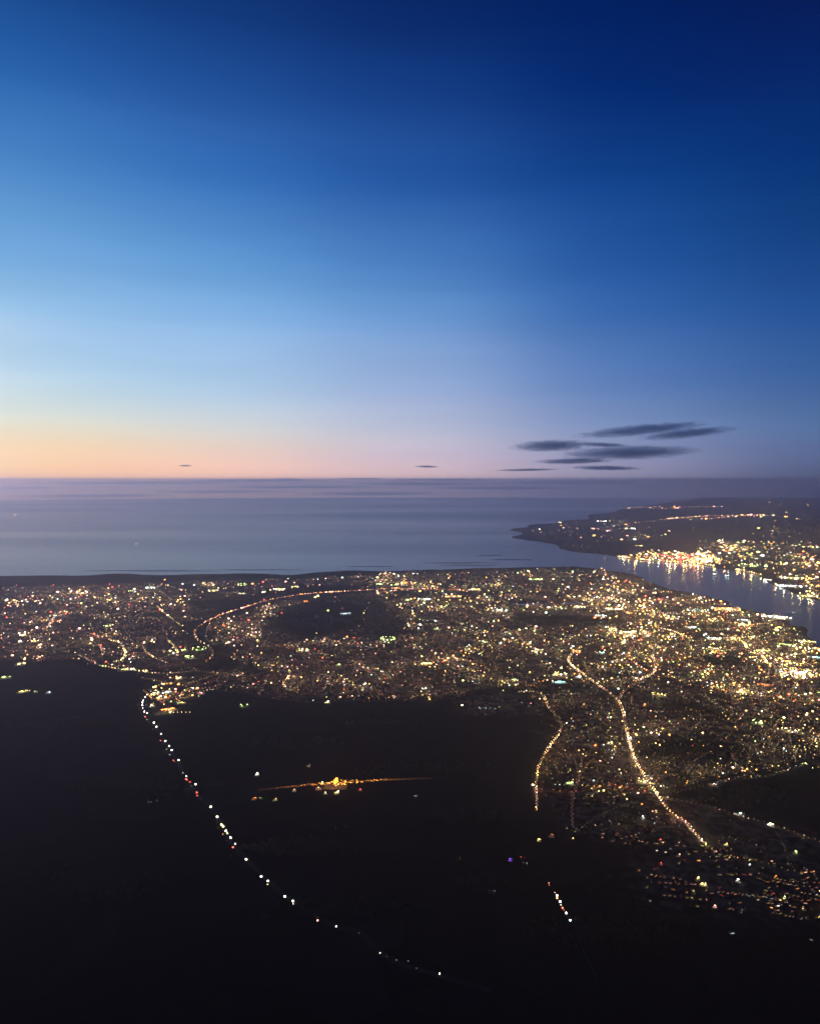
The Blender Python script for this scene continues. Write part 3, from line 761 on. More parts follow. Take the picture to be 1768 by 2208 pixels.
# ------------------------------------------------------------------ floodlit places
mast_cache = {}
def mast(parent, loc, D, c, s, h=16., rs=1.):
    s = min((1., 2., 4., 8., 14., 24., 40.), key=lambda v: abs(math.log(v / s)))
    k = (c, s)
    q = px_size(D)
    r = .30 * q * rs
    m = MB(); m.box((0, 0, h / 2), (.8, .8, h), taper=.5); o = m.build('mast', M_STEEL, parent, loc)
    f = MB(); f.ball((0, 0, h + r * .4), (r * 1.3, r, r * .6), 8, 5)
    if k not in mast_cache: mast_cache[k] = emat('floodlight_%s_%g' % k, COL[c], s, True)
    f.build('floodlight', mast_cache[k], o)
def site(name, px, py, w, h, c, s, label, cat, kind='hall', masts=3, glow=1., group=None, c2=None):
    p = at(px, py); D = math.hypot(p.x, p.y)
    wm = w * D / FPX; dm = min(h * D * D / (FPX * CAM_H), wm * 1.6)
    rz = -math.atan2(p.x, p.y) + random.uniform(-.25, .25)
    t = link(name, None, None, (p.x, p.y, p.z), rz)
    tag(t, label, cat, group)
    col = COL[c]
    surf = MB(); surf.box((0, 0, .3), (wm * .95, dm * .95, 1.6))
    if s > 5: surf.build('pitch' if kind == 'pitch' else 'yard', M_GRASS if kind == 'pitch' else M_CONC, t)
    if kind in ('hall', 'works'):
        hh = max(6, min(14, wm * .12))
        b = MB(); b.box((0, dm * .22, 1.1 + hh / 2), (wm * .7, dm * .32, hh)); b.build('wall', M_CLAD, t)
        r = MB(); r.gable((0, dm * .22, 1.12 + hh), (wm * .7, dm * .32), hh * .25, 0, .6); r.build('roof', M_SLATE, t)
        f = MB()
        nn = max(2, int(wm / 14)); ww = wm * .68 / nn
        for sg in (-1, 1):
            for i in range(nn):
                if random.random() < .35: continue
                f.box(((i - (nn - 1) / 2) * ww, dm * .22 + sg * (dm * .16 + .2), 1.1 + hh * random.uniform(.35, .5)), (ww * random.uniform(.4, .8), .3, hh * random.uniform(.2, .4)))
        if f.v: f.build('glazing', emat('lit_glazing', COL[c2 or c], s * .22), t)
        if kind == 'works':
            ch = MB(); ch.box((wm * .25, -dm * .1, 22), (5, 5, 42), taper=.6); ch.build('chimney', M_CONC, t)
    faint = s < 5
    if not faint and wm < 60 and kind != 'pitch': masts = 1 if w < 9.5 else 2
    elif not faint: masts = int(masts * 1.9)
    for i in range(masts):
        if kind == 'pitch':
            a_ = 2 * math.pi * i / masts; x, y = wm * .46 * math.cos(a_), dm * .46 * math.sin(a_)
        elif masts <= 2: x, y = random.uniform(-.12, .12) * wm + i * wm * .22, -dm * .2 + random.uniform(-.1, .1) * dm
        else: x, y = random.uniform(-.46, .46) * wm, random.uniform(-.46, .46 if kind == 'yard' else .05) * dm
        mast(t, (x, y, 0), D, random.choice([c, c, c, 'white', 'gold']) if s > 15 and c not in ('red', 'violet', 'orange', 'lime') else c, s * .6 * math.exp(random.gauss(0, .7)), 12, (1.25 if masts <= 2 else 1.) * random.uniform(.7, 1.25))
    if glow > 0:
        d = max(14., .25 * wm)
        point(t, (0, -dm * .25, d * .45 + 8), col, glow * 4 * math.pi * 1.6 * d * d, 2.5)
    return t
SITES = [
 # name, x, y, w, h, colour, strength, label, category, kind, masts, glow
 ('warehouse',324,1268,22,5,'cool',30,'white green lit warehouse near the north shore, widest left of the lime ground','warehouse','hall',4,1),
 ('warehouse',285,1275,12,3,'lime',22,'small green lit shed just left of the wide white green warehouse','warehouse','hall',2,.7),
 ('warehouse',235,1283,7,3,'gold',30,'single yellow lit shed at the upper left of the left town','warehouse','hall',2,.7),
 ('retail_park',461,1274,26,5,'gold',26,'yellow retail park above the start of the pink motorway','retail park','hall',5,1),
 ('works',48,1371,11,5,'gold',30,'yellow lit works at the far left of the left town','factory','works',3,1),
 ('warehouse',45,1384,12,4,'white',26,'white lit hall under the yellow works at far left','warehouse','hall',2,.8),
 ('warehouse',75,1384,13,4,'gold',26,'pale yellow hall right of the white one at far left','warehouse','hall',2,.8),
 ('petrol_station',45,1432,20,6,'gold',40,'bright yellow forecourt on the edge of the black farmland at far left','petrol station','hall',3,1),
 ('supermarket',230,1351,13,5,'lime',30,'pale green lit supermarket in the middle of the left town','supermarket','hall',3,.9),
 ('football_pitch',429,1401,30,7,'lime',16,'lime green floodlit pitch beside the winding spur road','football pitch','pitch',4,2.2),
 ('warehouse',398,1403,16,3,'lime',14,'small green lit shed left of the lime floodlit pitch','warehouse','hall',2,.8),
 ('car_park',410,1419,22,6,'lime',22,'pale green car park below the lime pitch','car park','yard',4,1),
 ('petrol_station',271,1445,34,5,'gold',24,'yellow and amber services on the curved edge road','services','hall',4,1),
 ('greenhouse',12,1462,22,5,'lime',18,'greenish white lit glasshouse cut by the left border','greenhouse','hall',3,.5),
 ('farm',50,1493,24,4,'gold',12,'yellow row of farm lights alone in the black fields, leftmost of three','farm','hall',4,.3),
 ('farm',77,1493,9,4,'lime',10,'small dim farm in the black fields, middle of three','farm','hall',2,.2),
 ('farm',104,1495,12,4,'cool',13,'cool white farm in the black fields, rightmost of three','farm','hall',2,.3),
 ('retail_hall',389,1464,20,5,'gold',26,'yellow hall at the top of the retail cluster by the motorway bend','retail hall','hall',3,1),
 ('retail_hall',362,1476,26,5,'amber',20,'amber hall in the upper left of the retail cluster','retail hall','hall',4,1),
 ('retail_hall',337,1496,18,4,'white',24,'white hall at the left of the retail cluster beside the motorway','retail hall','hall',3,.6),
 ('retail_hall',366,1494,22,4,'cool',24,'cool white hall at the centre of the retail cluster','retail hall','hall',3,.6),
 ('retail_hall',350,1506,26,6,'amber',26,'broad amber yard in the middle of the retail cluster','retail hall','yard',5,1),
 ('retail_hall',328,1524,14,4,'cool',26,'bluish white hall at the lower left of the retail cluster','retail hall','hall',2,.4),
 ('depot',365,1532,34,6,'orange',40,'orange lit depot at the bottom of the retail cluster','depot','hall',5,1),
 ('retail_hall',391,1517,22,4,'gold',16,'pale yellow hall at the lower right of the retail cluster','retail hall','hall',3,.5),
 ('retail_hall',414,1486,12,4,'white',26,'white hall at the right of the retail cluster','retail hall','hall',2,.4),
 ('retail_hall',432,1496,18,5,'pink',12,'pinkish hall on the right tip of the retail cluster','retail hall','hall',2,.5),
 ('stadium',522,1262,18,5,'lime',22,'lime green stadium standing near the north shore','stadium','pitch',4,1),
 ('works',601,1271,30,6,'gold',30,'row of yellow floodlights above the pink motorway','factory','works',7,1),
 ('works',637,1266,16,6,'gold',24,'yellow lit works right of the row of yellow floodlights','factory','works',3,1),
 ('warehouse',522,1281,20,3,'gold',18,'yellow shed under the lime green stadium','warehouse','hall',3,.7),
 ('warehouse',568,1278,10,4,'white',24,'white shed between the stadium and the yellow floodlight row','warehouse','hall',2,.6),
 ('warehouse',818,1260,16,4,'lime',24,'pale green hall near the shore left of the orange glow','warehouse','hall',3,.8),
 ('warehouse',852,1262,14,4,'lime',26,'green white hall touching the orange glow','warehouse','hall',3,.8),
 ('works',873,1258,16,8,'orange',34,'orange glowing works near the north shore','factory','works',3,2),
 ('seafront_hall',894,1238,12,3,'white',40,'white hall right on the north shore','hall','hall',2,.5),
 ('seafront_hall',860,1244,7,3,'white',30,'small white hall left of the one on the north shore','hall','hall',2,.4),
 ('warehouse',878,1295,16,3,'lime',18,'yellow green shed left of the long greenish white hall','warehouse','hall',2,.6),
 ('warehouse',917,1293,36,4,'cool',22,'long greenish white hall in the middle of the town','warehouse','hall',6,1),
 ('works',976,1287,38,4,'amber',40,'long amber works above the middle of the town','factory','works',6,1.5),
 ('stadium',836,1379,33,8,'lime',34,'bright lime white stadium on the ridge road','stadium','pitch',6,3),
 ('retail_park',652,1403,28,8,'gold',16,'yellow retail park with rows of lamps left of the centre estates','retail park','yard',7,.8),
 ('pub',705,1516,14,4,'gold',34,'yellow lit inn at the lower edge of the centre estates','inn','hall',3,.8),
 ('riding_arena',525,1524,18,4,'lime',34,'lime green lit arena alone on the black farmland','riding arena','pitch',2,1.6),
 ('supermarket',919,1432,30,6,'gold',30,'yellow supermarket right of the centre estates','supermarket','hall',5,1.3),
 ('works',748,1375,8,6,'orange',22,'small red orange works left of the ridge stadium','factory','works',2,.6),
 ('retail_hall',730,1435,12,4,'lime',20,'pale green hall at the top of the centre estates','retail hall','hall',2,.6),
 ('school',745,1324,26,5,'cool',8,'dim bluish school in the dark fields under the pink motorway','school','hall',5,.2),
 ('warehouse',661,1298,12,5,'orange',14,'orange shed just below the pink motorway','warehouse','hall',3,.5),
 ('warehouse',1157,1250,34,4,'lime',34,'long white green hall near the headland','warehouse','hall',4,1.2),
 ('retail_park',1020,1272,32,4,'gold',22,'yellow retail park at the right end of the pink motorway','retail park','hall',5,1),
 ('retail_park',1076,1316,38,9,'cool',26,'white and green retail park in the middle of the town','retail park','yard',8,1.4),
 ('works',1184,1311,14,8,'amber',30,'amber works left of the docks','factory','works',3,1),
 ('works',1250,1309,24,9,'gold',38,'very bright yellow works by the docks','factory','works',5,1.8),
 ('warehouse',1293,1328,26,5,'cool',38,'cool white shed below the long yellow dock shed','warehouse','hall',4,1.2),
 ('dock_shed',1324,1314,44,4,'gold',44,'long yellow dock shed, brightest bar of the docks','dock shed','hall',7,1.3),
 ('stadium',1321,1360,16,8,'gold',60,'dazzling yellow white ground below the docks','stadium','pitch',5,4),
 ('warehouse',1356,1364,38,6,'gold',32,'long pale yellow hall right of the dazzling ground','warehouse','hall',6,1.3),
 ('works',1243,1405,22,10,'orange',34,'orange works where the main road begins','factory','works',5,1.6),
 ('car_park',1294,1410,20,3,'cyan',22,'three bluish green lamps in a row above the road fork','car park','yard',3,.4),
 ('retail_park',1208,1456,30,8,'gold',34,'white yellow retail park left of the main road','retail park','yard',7,2),
 ('warehouse',1207,1473,34,4,'cyan',20,'bluish green hall under the white yellow retail park','warehouse','hall',5,.8),
 ('warehouse',1247,1461,14,4,'cool',34,'bluish white hall touching the main road','warehouse','hall',3,.8),
 ('supermarket',1107,1467,14,5,'lime',26,'yellow green supermarket above the bow shaped lane','supermarket','hall',3,1),
 ('warehouse',940,1357,12,4,'lime',22,'small green lit hall right of the ridge stadium','warehouse','hall',2,.8),
 ('pub',976,1416,9,4,'orange',24,'small orange lit inn right of the centre estates','inn','hall',2,.6),
 ('works',1136,1391,10,6,'amber',26,'amber works on the short lane in the middle of the town','factory','works',2,.8),
 ('retail_hall',1163,1402,16,5,'gold',24,'yellow hall at the foot of the short amber lane','retail hall','hall',3,.8),
 ('dock_crane_yard',1505,1318,44,7,'cyan',20,'row of bluish green lamps over the dock basin','dock yard','yard',8,.8),
 ('shipyard',1562,1313,64,12,'amber',40,'broad amber lit shipyard on the near bank of the river','shipyard','works',9,3),
 ('ferry_terminal',1675,1331,56,8,'white',60,'dazzling white terminal on the tip of the near bank','ferry terminal','hall',9,3),
 ('warehouse',1541,1378,30,6,'cool',40,'bright white bar of a hall inland from the shipyard','warehouse','hall',5,1.5),
 ('warehouse',1490,1354,26,6,'cool',20,'bluish white hall left of the bright white bar','warehouse','hall',4,.8),
 ('warehouse',1604,1338,30,5,'cool',26,'cool white hall between the shipyard and the white terminal','warehouse','hall',4,.8),
 ('retail_park',1712,1451,60,9,'white',44,'brilliant white retail park near the right border','retail park','yard',10,3),
 ('works',1697,1427,14,6,'amber',44,'amber works just above the brilliant white retail park','factory','works',3,2),
 ('warehouse',1757,1419,30,5,'cyan',26,'bluish green hall cut by the right border','warehouse','hall',4,1),
 ('retail_hall',1736,1384,40,5,'gold',26,'yellow hall on the near bank close to the right border','retail hall','hall',5,1.2),
 ('retail_hall',1700,1392,36,5,'lime',24,'yellow green hall left of the yellow one near the right border','retail hall','hall',5,1.2),
 ('retail_hall',1640,1404,30,6,'gold',24,'yellow hall beside the road above the brilliant white park','retail hall','hall',4,1.2),
 ('warehouse',1762,1400,24,4,'amber',20,'amber hall on the near bank cut by the right border','warehouse','hall',3,1),
 ('jetty_hall',1655,1251,18,5,'white',44,'white hall standing out into the river on the far bank','jetty hall','hall',3,1),
 ('warehouse',1598,1229,22,4,'gold',34,'yellow hall on the far bank left of the white jetty hall','warehouse','hall',4,1),
 ('warehouse',1705,1264,60,5,'cool',40,'long cool white dock hall on the far bank','warehouse','hall',9,1.6),
 ('warehouse',1715,1247,70,5,'gold',34,'long yellow dock hall behind the cool white one','warehouse','hall',9,1.4),
 ('warehouse',1625,1220,64,6,'lime',30,'green white goods yard on the far bank','warehouse','yard',10,1.6),
 ('warehouse',1690,1216,54,5,'gold',30,'yellow goods yard right of the green white one','warehouse','yard',8,1.2),
 ('warehouse',1742,1286,40,4,'gold',26,'yellow quay shed lowest on the far bank','warehouse','hall',5,1),
 ('warehouse',1757,1180,26,4,'lime',30,'lime lit depot behind the far bank at the right border','warehouse','hall',4,1.2),
 ('stadium',1596,1171,14,3,'lime',24,'small lime ground behind the far bank','stadium','pitch',3,1),
 ('warehouse',1376,1177,22,3,'gold',20,'pale hall on the coast left of the container port','warehouse','hall',3,.8),
 ('warehouse',1556,1166,8,3,'cool',40,'lone white lamp over a hall behind the container port','warehouse','hall',2,.5),
 ('warehouse',1296,1124,26,2,'white',26,'white hall on the distant coast','warehouse','hall',4,.3),
 ('warehouse',1358,1140,30,2.5,'white',26,'white hall on the right of the distant coast town','warehouse','hall',4,.3),
 ('warehouse',1283,1140,22,3,'pink',22,'reddish hall in the distant coast town','warehouse','hall',4,.3),
 ('warehouse',1312,1145,14,2,'pink',24,'pink hall in the middle of the distant coast town','warehouse','hall',3,.3),
 ('retail_hall',1228,1691,20,5,'lime',26,'green white hall between the two lit roads','retail hall','hall',3,1),
 ('supermarket',1383,1687,24,9,'gold',30,'big yellow white supermarket touching the main road','supermarket','yard',6,1.8),
 ('retail_hall',1315,1605,16,4,'gold',22,'yellow hall left of the main road at mid height','retail hall','hall',3,.6),
 ('garage',1357,1594,12,5,'white',24,'white garage on the main road at mid height','garage','hall',3,.5),
 ('petrol_station',1281,1610,18,5,'orange',16,'reddish forecourt left of the main road','petrol station','hall',3,.7),
 ('supermarket',1537,1694,20,6,'amber',22,'amber hall at the left tip of the black field','supermarket','hall',4,.8),
 ('retail_park',1700,1578,56,8,'gold',18,'row of yellow lamps in the estates near the right border','retail park','yard',8,.8),
 ('supermarket',1634,1560,24,7,'lime',24,'lime yellow supermarket at the end of the slanting lane','supermarket','yard',5,1.4),
 ('farm',1735,1649,16,4,'lime',14,'pale green farm above the black field near the right border','farm','hall',2,.5),
 ('depot',1661,1781,18,4,'white',40,'bright white depot below the black field','depot','hall',3,.8),
 ('depot',1592,1758,20,3,'cool',8,'dim bluish depot left of the bright white depot','depot','hall',3,.3),
 ('school',1421,1500,30,6,'gold',20,'yellow school right of the road fork','school','yard',6,.9),
 ('pub',1580,1475,12,5,'orange',24,'red orange lit inn in the estates right of the fork','inn','hall',3,.8),
 ('retail_hall',1650,1478,30,7,'orange',12,'orange hall in the estates near the right border','retail hall','hall',5,.6),
 ('farm',1189,1804,12,7,'orange',10,'orange farm at the lower end of the bow shaped lane','farm','yard',3,.5),
 ('farm',1162,1815,10,3,'gold',16,'pale farm under the orange farm','farm','hall',2,.3),
 ('village_hall',1516,1910,20,6,'gold',28,'yellow white hall with three lamps in the lower right village','village hall','hall',3,.9),
 ('cottage',1591,1902,10,3,'white',26,'white lit cottage right of the village hall','cottage','hall',2,.3),
 ('cottage',1692,1940,9,3,'lime',26,'greenish lit cottage at the lower right','cottage','hall',2,.3),
 ('cottage',1733,1963,9,3,'gold',22,'yellow lit cottage, lowest at the lower right','cottage','hall',2,.3),
 ('cottage',1541,1959,11,3,'pink',18,'pinkish lit cottage below the village hall','cottage','hall',2,.3),
 ('cottage',1496,1928,8,4,'warm',16,'warm lit cottage left below the village hall','cottage','hall',2,.3),
 ('cottage',1505,1898,9,3,'gold',18,'yellow lit cottage just above the village hall','cottage','hall',2,.3),
 ('cottage',1673,1895,9,3,'orange',18,'orange lit cottage on the road at the lower right','cottage','hall',2,.3),
 ('cottage',1715,1841,10,3,'lime',20,'greenish lit cottage above the road at the lower right','cottage','hall',2,.3),
 ('cottage',1566,1824,9,3,'gold',18,'yellow lit cottage right of the main road bend','cottage','hall',2,.3),
 ('cottage',1425,1866,8,3,'red',18,'red lit cottage left of the main road bend','cottage','hall',2,.3),
 ('cottage',1424,1816,8,3,'red',12,'red lit cottage in the dim estate left of the main road','cottage','hall',2,.3),
 ('cottage',1414,1753,8,3,'gold',18,'yellow lit cottage left of the main road above the red one','cottage','hall',2,.3),
 ('cottage',1386,1765,9,3,'cool',12,'bluish lit cottage in the dim estate','cottage','hall',2,.3),
 ('farm',554,1672,10,3,'white',32,'single white farm light left of the orange beacon','farm','hall',2,.2),
 ('farm',548,1725,12,3,'orange',12,'small orange farm at the left end of a row of dim lights','farm','hall',2,.3),
 ('farm',593,1727,12,2.5,'gold',10,'pale farm in the row of dim lights under the orange streak','farm','hall',3,.1),
 ('farm',566,1726,18,3,'lime',4,'dull greenish yard between the orange farm and the pale farm','farm','yard',3,.25),
 ('farm',695,1691,9,5,'gold',34,'yellow white lamp over a barn left of the orange beacon','barn','hall',2,.5),
 ('farm',687,1702,14,6,'warm',8,'cluster of warm lit barns left below the orange beacon','barn','yard',5,.2),
 ('farm',701,1713,9,3,'white',22,'white lit barn lowest below the orange beacon','barn','hall',2,.3),
 ('riding_arena',726,1711,13,6,'gold',26,'bright yellow hall right under the orange beacon','riding arena','hall',4,1.3),
 ('farm',634,1707,10,3,'warm',8,'dim warm barn left of the barns by the beacon','barn','hall',2,.1),
 ('farm',776,1707,12,3,'red',5,'dull red lit shed right of the orange beacon','shed','hall',2,.15),
 ('farm',666,1655,10,6,'warm',2.2,'very faint farm above the orange beacon','farm','yard',3,.05),
 ('venue',1100,1858,10,2.2,'violet',14,'violet lit venue alone on the black farmland','venue','hall',2,.5),
 ('venue',1124,1854,16,2.4,'red',2.6,'faint red lights beside the violet venue','venue','yard',3,.05),
 ('farm',1133,1868,20,2.4,'cool',1.6,'faint grey lights below the violet venue','farm','yard',3,.05),
 ('farm',995,1856,30,2,'amber',1.4,'faint amber lights left of the violet venue','farm','yard',3,.05),
 ('farm',1060,1928,26,2,'cool',1.3,'faint grey lights on the black farmland near the short line of cars','farm','yard',3,.05),
 ('farm',905,1722,28,2,'cool',1.4,'faint grey lights far right of the orange beacon','farm','yard',3,.05),
 ('farm',735,1788,30,2,'warm',1.0,'faint warm lights below the orange beacon','farm','yard',3,.05),
 ('farm',325,1734,40,2,'cool',.9,'faint grey lights left of the motorway','farm','yard',3,.05),
 ('farm',1060,1532,60,3,'cool',4,'thin row of pale lights left of the bow shaped lane','farm','yard',6,.1),
]
seen = set()
for r in SITES:
    site(*r)

# the orange beacon: a gas flare, its glare streak built as added glowing pieces
p = at(724, 1696); D = p.length
fl = tag(link('gas_flare', None, None, tuple(p)), 'blazing orange flare stack alone on the black farmland', 'flare stack')
b = MB(); b.box((0, 0, 12), (2.2, 2.2, 24), taper=.6); b.build('stack', M_STEEL, fl)
b = MB(); b.ball((0, 0, 30), (12, 10, 11), 14, 9); b.ball((5, 0, 41), (8, 7, 8), 12, 7); b.ball((-9, 0, 24), (6, 5, 5), 10, 6); b.build('flame', emat('flame', (1, .36, .03), 5, True), fl)
point(fl, (0, -14, 52), (1, .35, .08), 3.2e5, 4)
point(fl, (-120, 0, 26), (1, .38, .08), 5e4, 3); point(fl, (130, 0, 26), (1, .38, .08), 5e4, 3)  # fill lights added to brighten the ground along the glare streak
for k in range(9):  # masts and lamps added round the flare to widen its glow
    x_, y_ = random.gauss(0, 34), random.gauss(-6, 26)
    m = MB(); m.box((0, 0, 7), (.7, .7, 14), taper=.5); m_ = m.build('mast', M_STEEL, fl, (x_, y_, 0))
    m = MB(); m.ball((0, 0, 15), (2.6, 2.2, 1.8), 8, 5); m.build('floodlight', emat('yard_lamp', (1, .36, .05), random.uniform(5, 14)), m_)
b = MB(); b.box((0, 0, .4), (130, 90, 1.4)); b.build('yard', M_ROAD, fl)  # paved ground added under the flare to catch its glow
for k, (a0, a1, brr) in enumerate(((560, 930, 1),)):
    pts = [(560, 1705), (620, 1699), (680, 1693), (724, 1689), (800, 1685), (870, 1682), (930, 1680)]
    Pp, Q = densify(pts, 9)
    tag(road_mesh(Q, 8).build('road', M_ASPH), kind='structure')  # road surface made up to carry the glare streak
    lb = MB()  # glowing pieces standing in for lens glare, no real lamps
    for i, q in enumerate(Pp):
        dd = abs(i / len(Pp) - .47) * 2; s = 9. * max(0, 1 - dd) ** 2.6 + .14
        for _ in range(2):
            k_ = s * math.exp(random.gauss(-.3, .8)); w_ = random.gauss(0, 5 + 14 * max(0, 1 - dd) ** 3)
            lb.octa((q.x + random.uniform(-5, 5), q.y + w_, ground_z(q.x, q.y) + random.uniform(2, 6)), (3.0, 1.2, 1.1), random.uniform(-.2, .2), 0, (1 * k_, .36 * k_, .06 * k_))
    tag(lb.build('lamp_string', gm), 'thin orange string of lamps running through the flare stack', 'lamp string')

# ------------------------------------------------------------------ vehicles
def car_parts(paint):
    b = MB(); b.box((0, 0, .75), (4.6, 1.85, .7)); b.box((-.25, 0, 1.35), (2.6, 1.7, .62), taper=.8)
    return b.mesh('car', paint)
car_mes = [car_parts(m) for m in CARCOL]
wb = MB(); wb.box((-.25, 0, 1.33), (2.5, 1.74, .36), taper=.86); glass_me = wb.mesh('window', M_GLASS)
wh = MB()
for i in range(10):
    a0, a1 = 2 * math.pi * i / 10, 2 * math.pi * (i + 1) / 10
    V = [(0, -.11, 0), (.33 * math.cos(a0), -.11, .33 * math.sin(a0)), (.33 * math.cos(a1), -.11, .33 * math.sin(a1)), (0, .11, 0), (.33 * math.cos(a0), .11, .33 * math.sin(a0)), (.33 * math.cos(a1), .11, .33 * math.sin(a1))]
    wh.add(V, [(0, 1, 2), (5, 4, 3), (1, 4, 5, 2)])
wheel_me = wh.mesh('wheel', M_TYRE)
lampm = {}
def beam_mesh(c, q, rear):
    if (c, q, rear) not in lampm:
        b = MB(); r = (.6, 1.1, 1.8, 2.4)[q]
        b.ball(((-1 if rear else 1) * (2.3 + r * .6), 0, .75 + r * .25), (r, r * .8, r * .7), 8, 6)
        lampm[(c, q, rear)] = b.mesh('tail_light' if rear else 'headlight', emat(('tail_%s_%d' if rear else 'head_%s_%d') % (c, q), COL[c], (3, 10, 26, 60)[q] if not rear else (3, 6, 12, 18)[q]))
    return lampm[(c, q, rear)]
CARS = []
def zz(ox, oy, s, L): return [(ox + x * s, oy + y * s) + tuple(r) for x, y, *r in L]
k = 250 / 1348.
CARS += zz(270, 1420, k, [(300,385,'w',1),(255,425,'w',2),(235,452,'w',3),(210,490,'w',2),(200,515,'w',3),(200,545,'w',3),(202,577,'w',2),(220,620,'w',3),(250,637,'w',3),(245,540,'w',1),(330,750,'w',3),(362,797,'w',3),(415,880,'w',2),(465,965,'w',3),(510,1020,'w',3),(540,1068,'w',3),(620,1185,'w',3),(670,1335,'w',1),(710,1375,'w',2),(815,1467,'w',3),
     (150,540,'r',1),(162,587,'r',1),(180,460,'r',1),(230,680,'r',3),(253,718,'w',1),(275,750,'r',1),(322,825,'r',1),(410,960,'r',2),(440,1000,'w',0),(480,1060,'w',1),(517,1122,'w',1),(560,1190,'r',2),(575,1205,'r',1),(620,1255,'w',0),(705,1407,'r',3),(718,1416,'r',2),(752,1440,'r',2),(770,1482,'w',0),(830,1563,'r',3),(836,1600,'r',2),(870,1635,'w',0)])
CARS += zz(420, 1720, 580 / 1726., [(100,62,'w',3),(143,126,'w',3),(170,176,'g',3),(182,187,'g',3),(198,215,'w',3),(208,232,'g',2),(228,258,'w',3),(258,300,'w',2),(243,322,'r',3),(148,195,'g',0),(180,238,'o',1),(205,280,'g',0),(328,398,'w',3),(424,508,'c',3),(467,538,'w',3),(465,560,'g',1),(575,637,'w',3),(627,667,'w',3),(628,686,'w',1),(707,745,'r',2),(787,763,'w',3),(785,792,'p',2),(903,830,'w',2),(1050,872,'w',0),(1185,1000,'w',1),(1230,1025,'r',0),(1365,1053,'w',0),(1290,1045,'w',0),(1420,1100,'w',0),(1565,1135,'w',2)])
n_mot = len(CARS)
CARS += zz(940, 1820, 360 / 1726., [(1165,408,'p',1),(1168,432,'r',1),(1225,505,'p',1),(1247,535,'w',3),(1250,565,'o',2),(1280,600,'c',3),(1288,635,'w',1),(1305,665,'r',3),(1322,690,'r',1),(1345,718,'w',3),(1385,792,'c',3),(1432,880,'g',3)])
mot_pts = [(365,1458),(330,1478),(316,1496),(305,1512),(304,1526),(312,1542),(331,1563),(346,1584),(368,1618),(386,1648),(401,1682),(424,1713),(452,1738),(468,1763),(482,1786),(500,1818),(530,1853),(576,1899),(620,1938),(684,1978),(725,2000),(775,2012),(818,2055),(872,2083),(945,2104),(1060,2140)]
_, Q = densify(mot_pts, 40)
tag(road_mesh(Q, 26).build('motorway', M_ASPH), kind='structure')
_, Q2 = densify([(1160,1880),(1180,1900),(1200,1932),(1206,1944),(1222,1970),(1238,2004),(1262,2060),(1290,2120)], 40)
tag(road_mesh(Q2, 9).build('road', M_ASPH), kind='structure')
cc = dict(w='head', r='red', g='gold', c='cool', o='amber', p='pink')
cw = dict(w='white', r='red', g='yellowish', c='bluish white', o='amber', p='pinkish')
paintn = ['silver', 'black', 'blue', 'red', 'white']
used_lab = {}
cnt = {}
for i, (px, py, c, q) in enumerate(CARS):
    p = at(px, py)
    QQ = Q if i < n_mot else Q2
    j = min(range(len(QQ)), key=lambda a: (QQ[a].x - p.x) ** 2 + (QQ[a].y - p.y) ** 2); j = max(1, min(len(QQ) - 2, j))
    t = QQ[j + 1] - QQ[j - 1]; a = math.atan2(t.y, t.x)
    rear = c == 'r'
    if rear: a += math.pi
    z = ground_z(p.x, p.y) + 1.2
    ci = random.randrange(5)
    o = link('car', car_mes[ci], None, (p.x, p.y, z), a)
    near = 'with ' + ('dim ', '', 'bright ', 'dazzling ')[q] + cw[c] + (' tail lights' if rear else ' headlights')
    if i >= n_mot: place = 'on the short lane at lower centre'
    elif py < 1500: place = 'on the motorway by the retail cluster'
    elif py < 1545: place = 'on the motorway bend'
    elif py < 1610: place = 'below the motorway bend'
    elif py < 1720: place = 'halfway down the dark motorway'
    elif py < 1835: place = 'in the close motorway column'
    else: place = 'on the lowest motorway stretch'
    key = (near, place, i >= n_mot); cnt.setdefault(key, []).append((py, o))
    tag(o, 'car ' + near + ' ' + place, 'car', 'cars on the short lane' if i >= n_mot else 'cars on the motorway')
    link('window', glass_me, o)
    for wx in (-1.45, 1.45):
        for wy in (-.86, .86): link('wheel', wheel_me, o, (wx, wy, .33))
    for wy in (-.7, .7):
        link('tail_light' if rear else 'headlight', beam_mesh(cc[c], q, rear), o, (0, wy, 0))
ords = ['topmost', 'second', 'third', 'fourth', 'fifth', 'sixth', 'seventh', 'eighth', 'ninth', 'tenth', 'eleventh']
for key, L in cnt.items():
    if len(L) > 1:
        L.sort(key=lambda t: t[0])
        for r_, (_, o) in enumerate(L):
            w = 'lowest' if r_ == len(L) - 1 else (ords[r_])
            o['label'] = ('car ' + key[0] + ', ' + w + ' such ' + key[1])

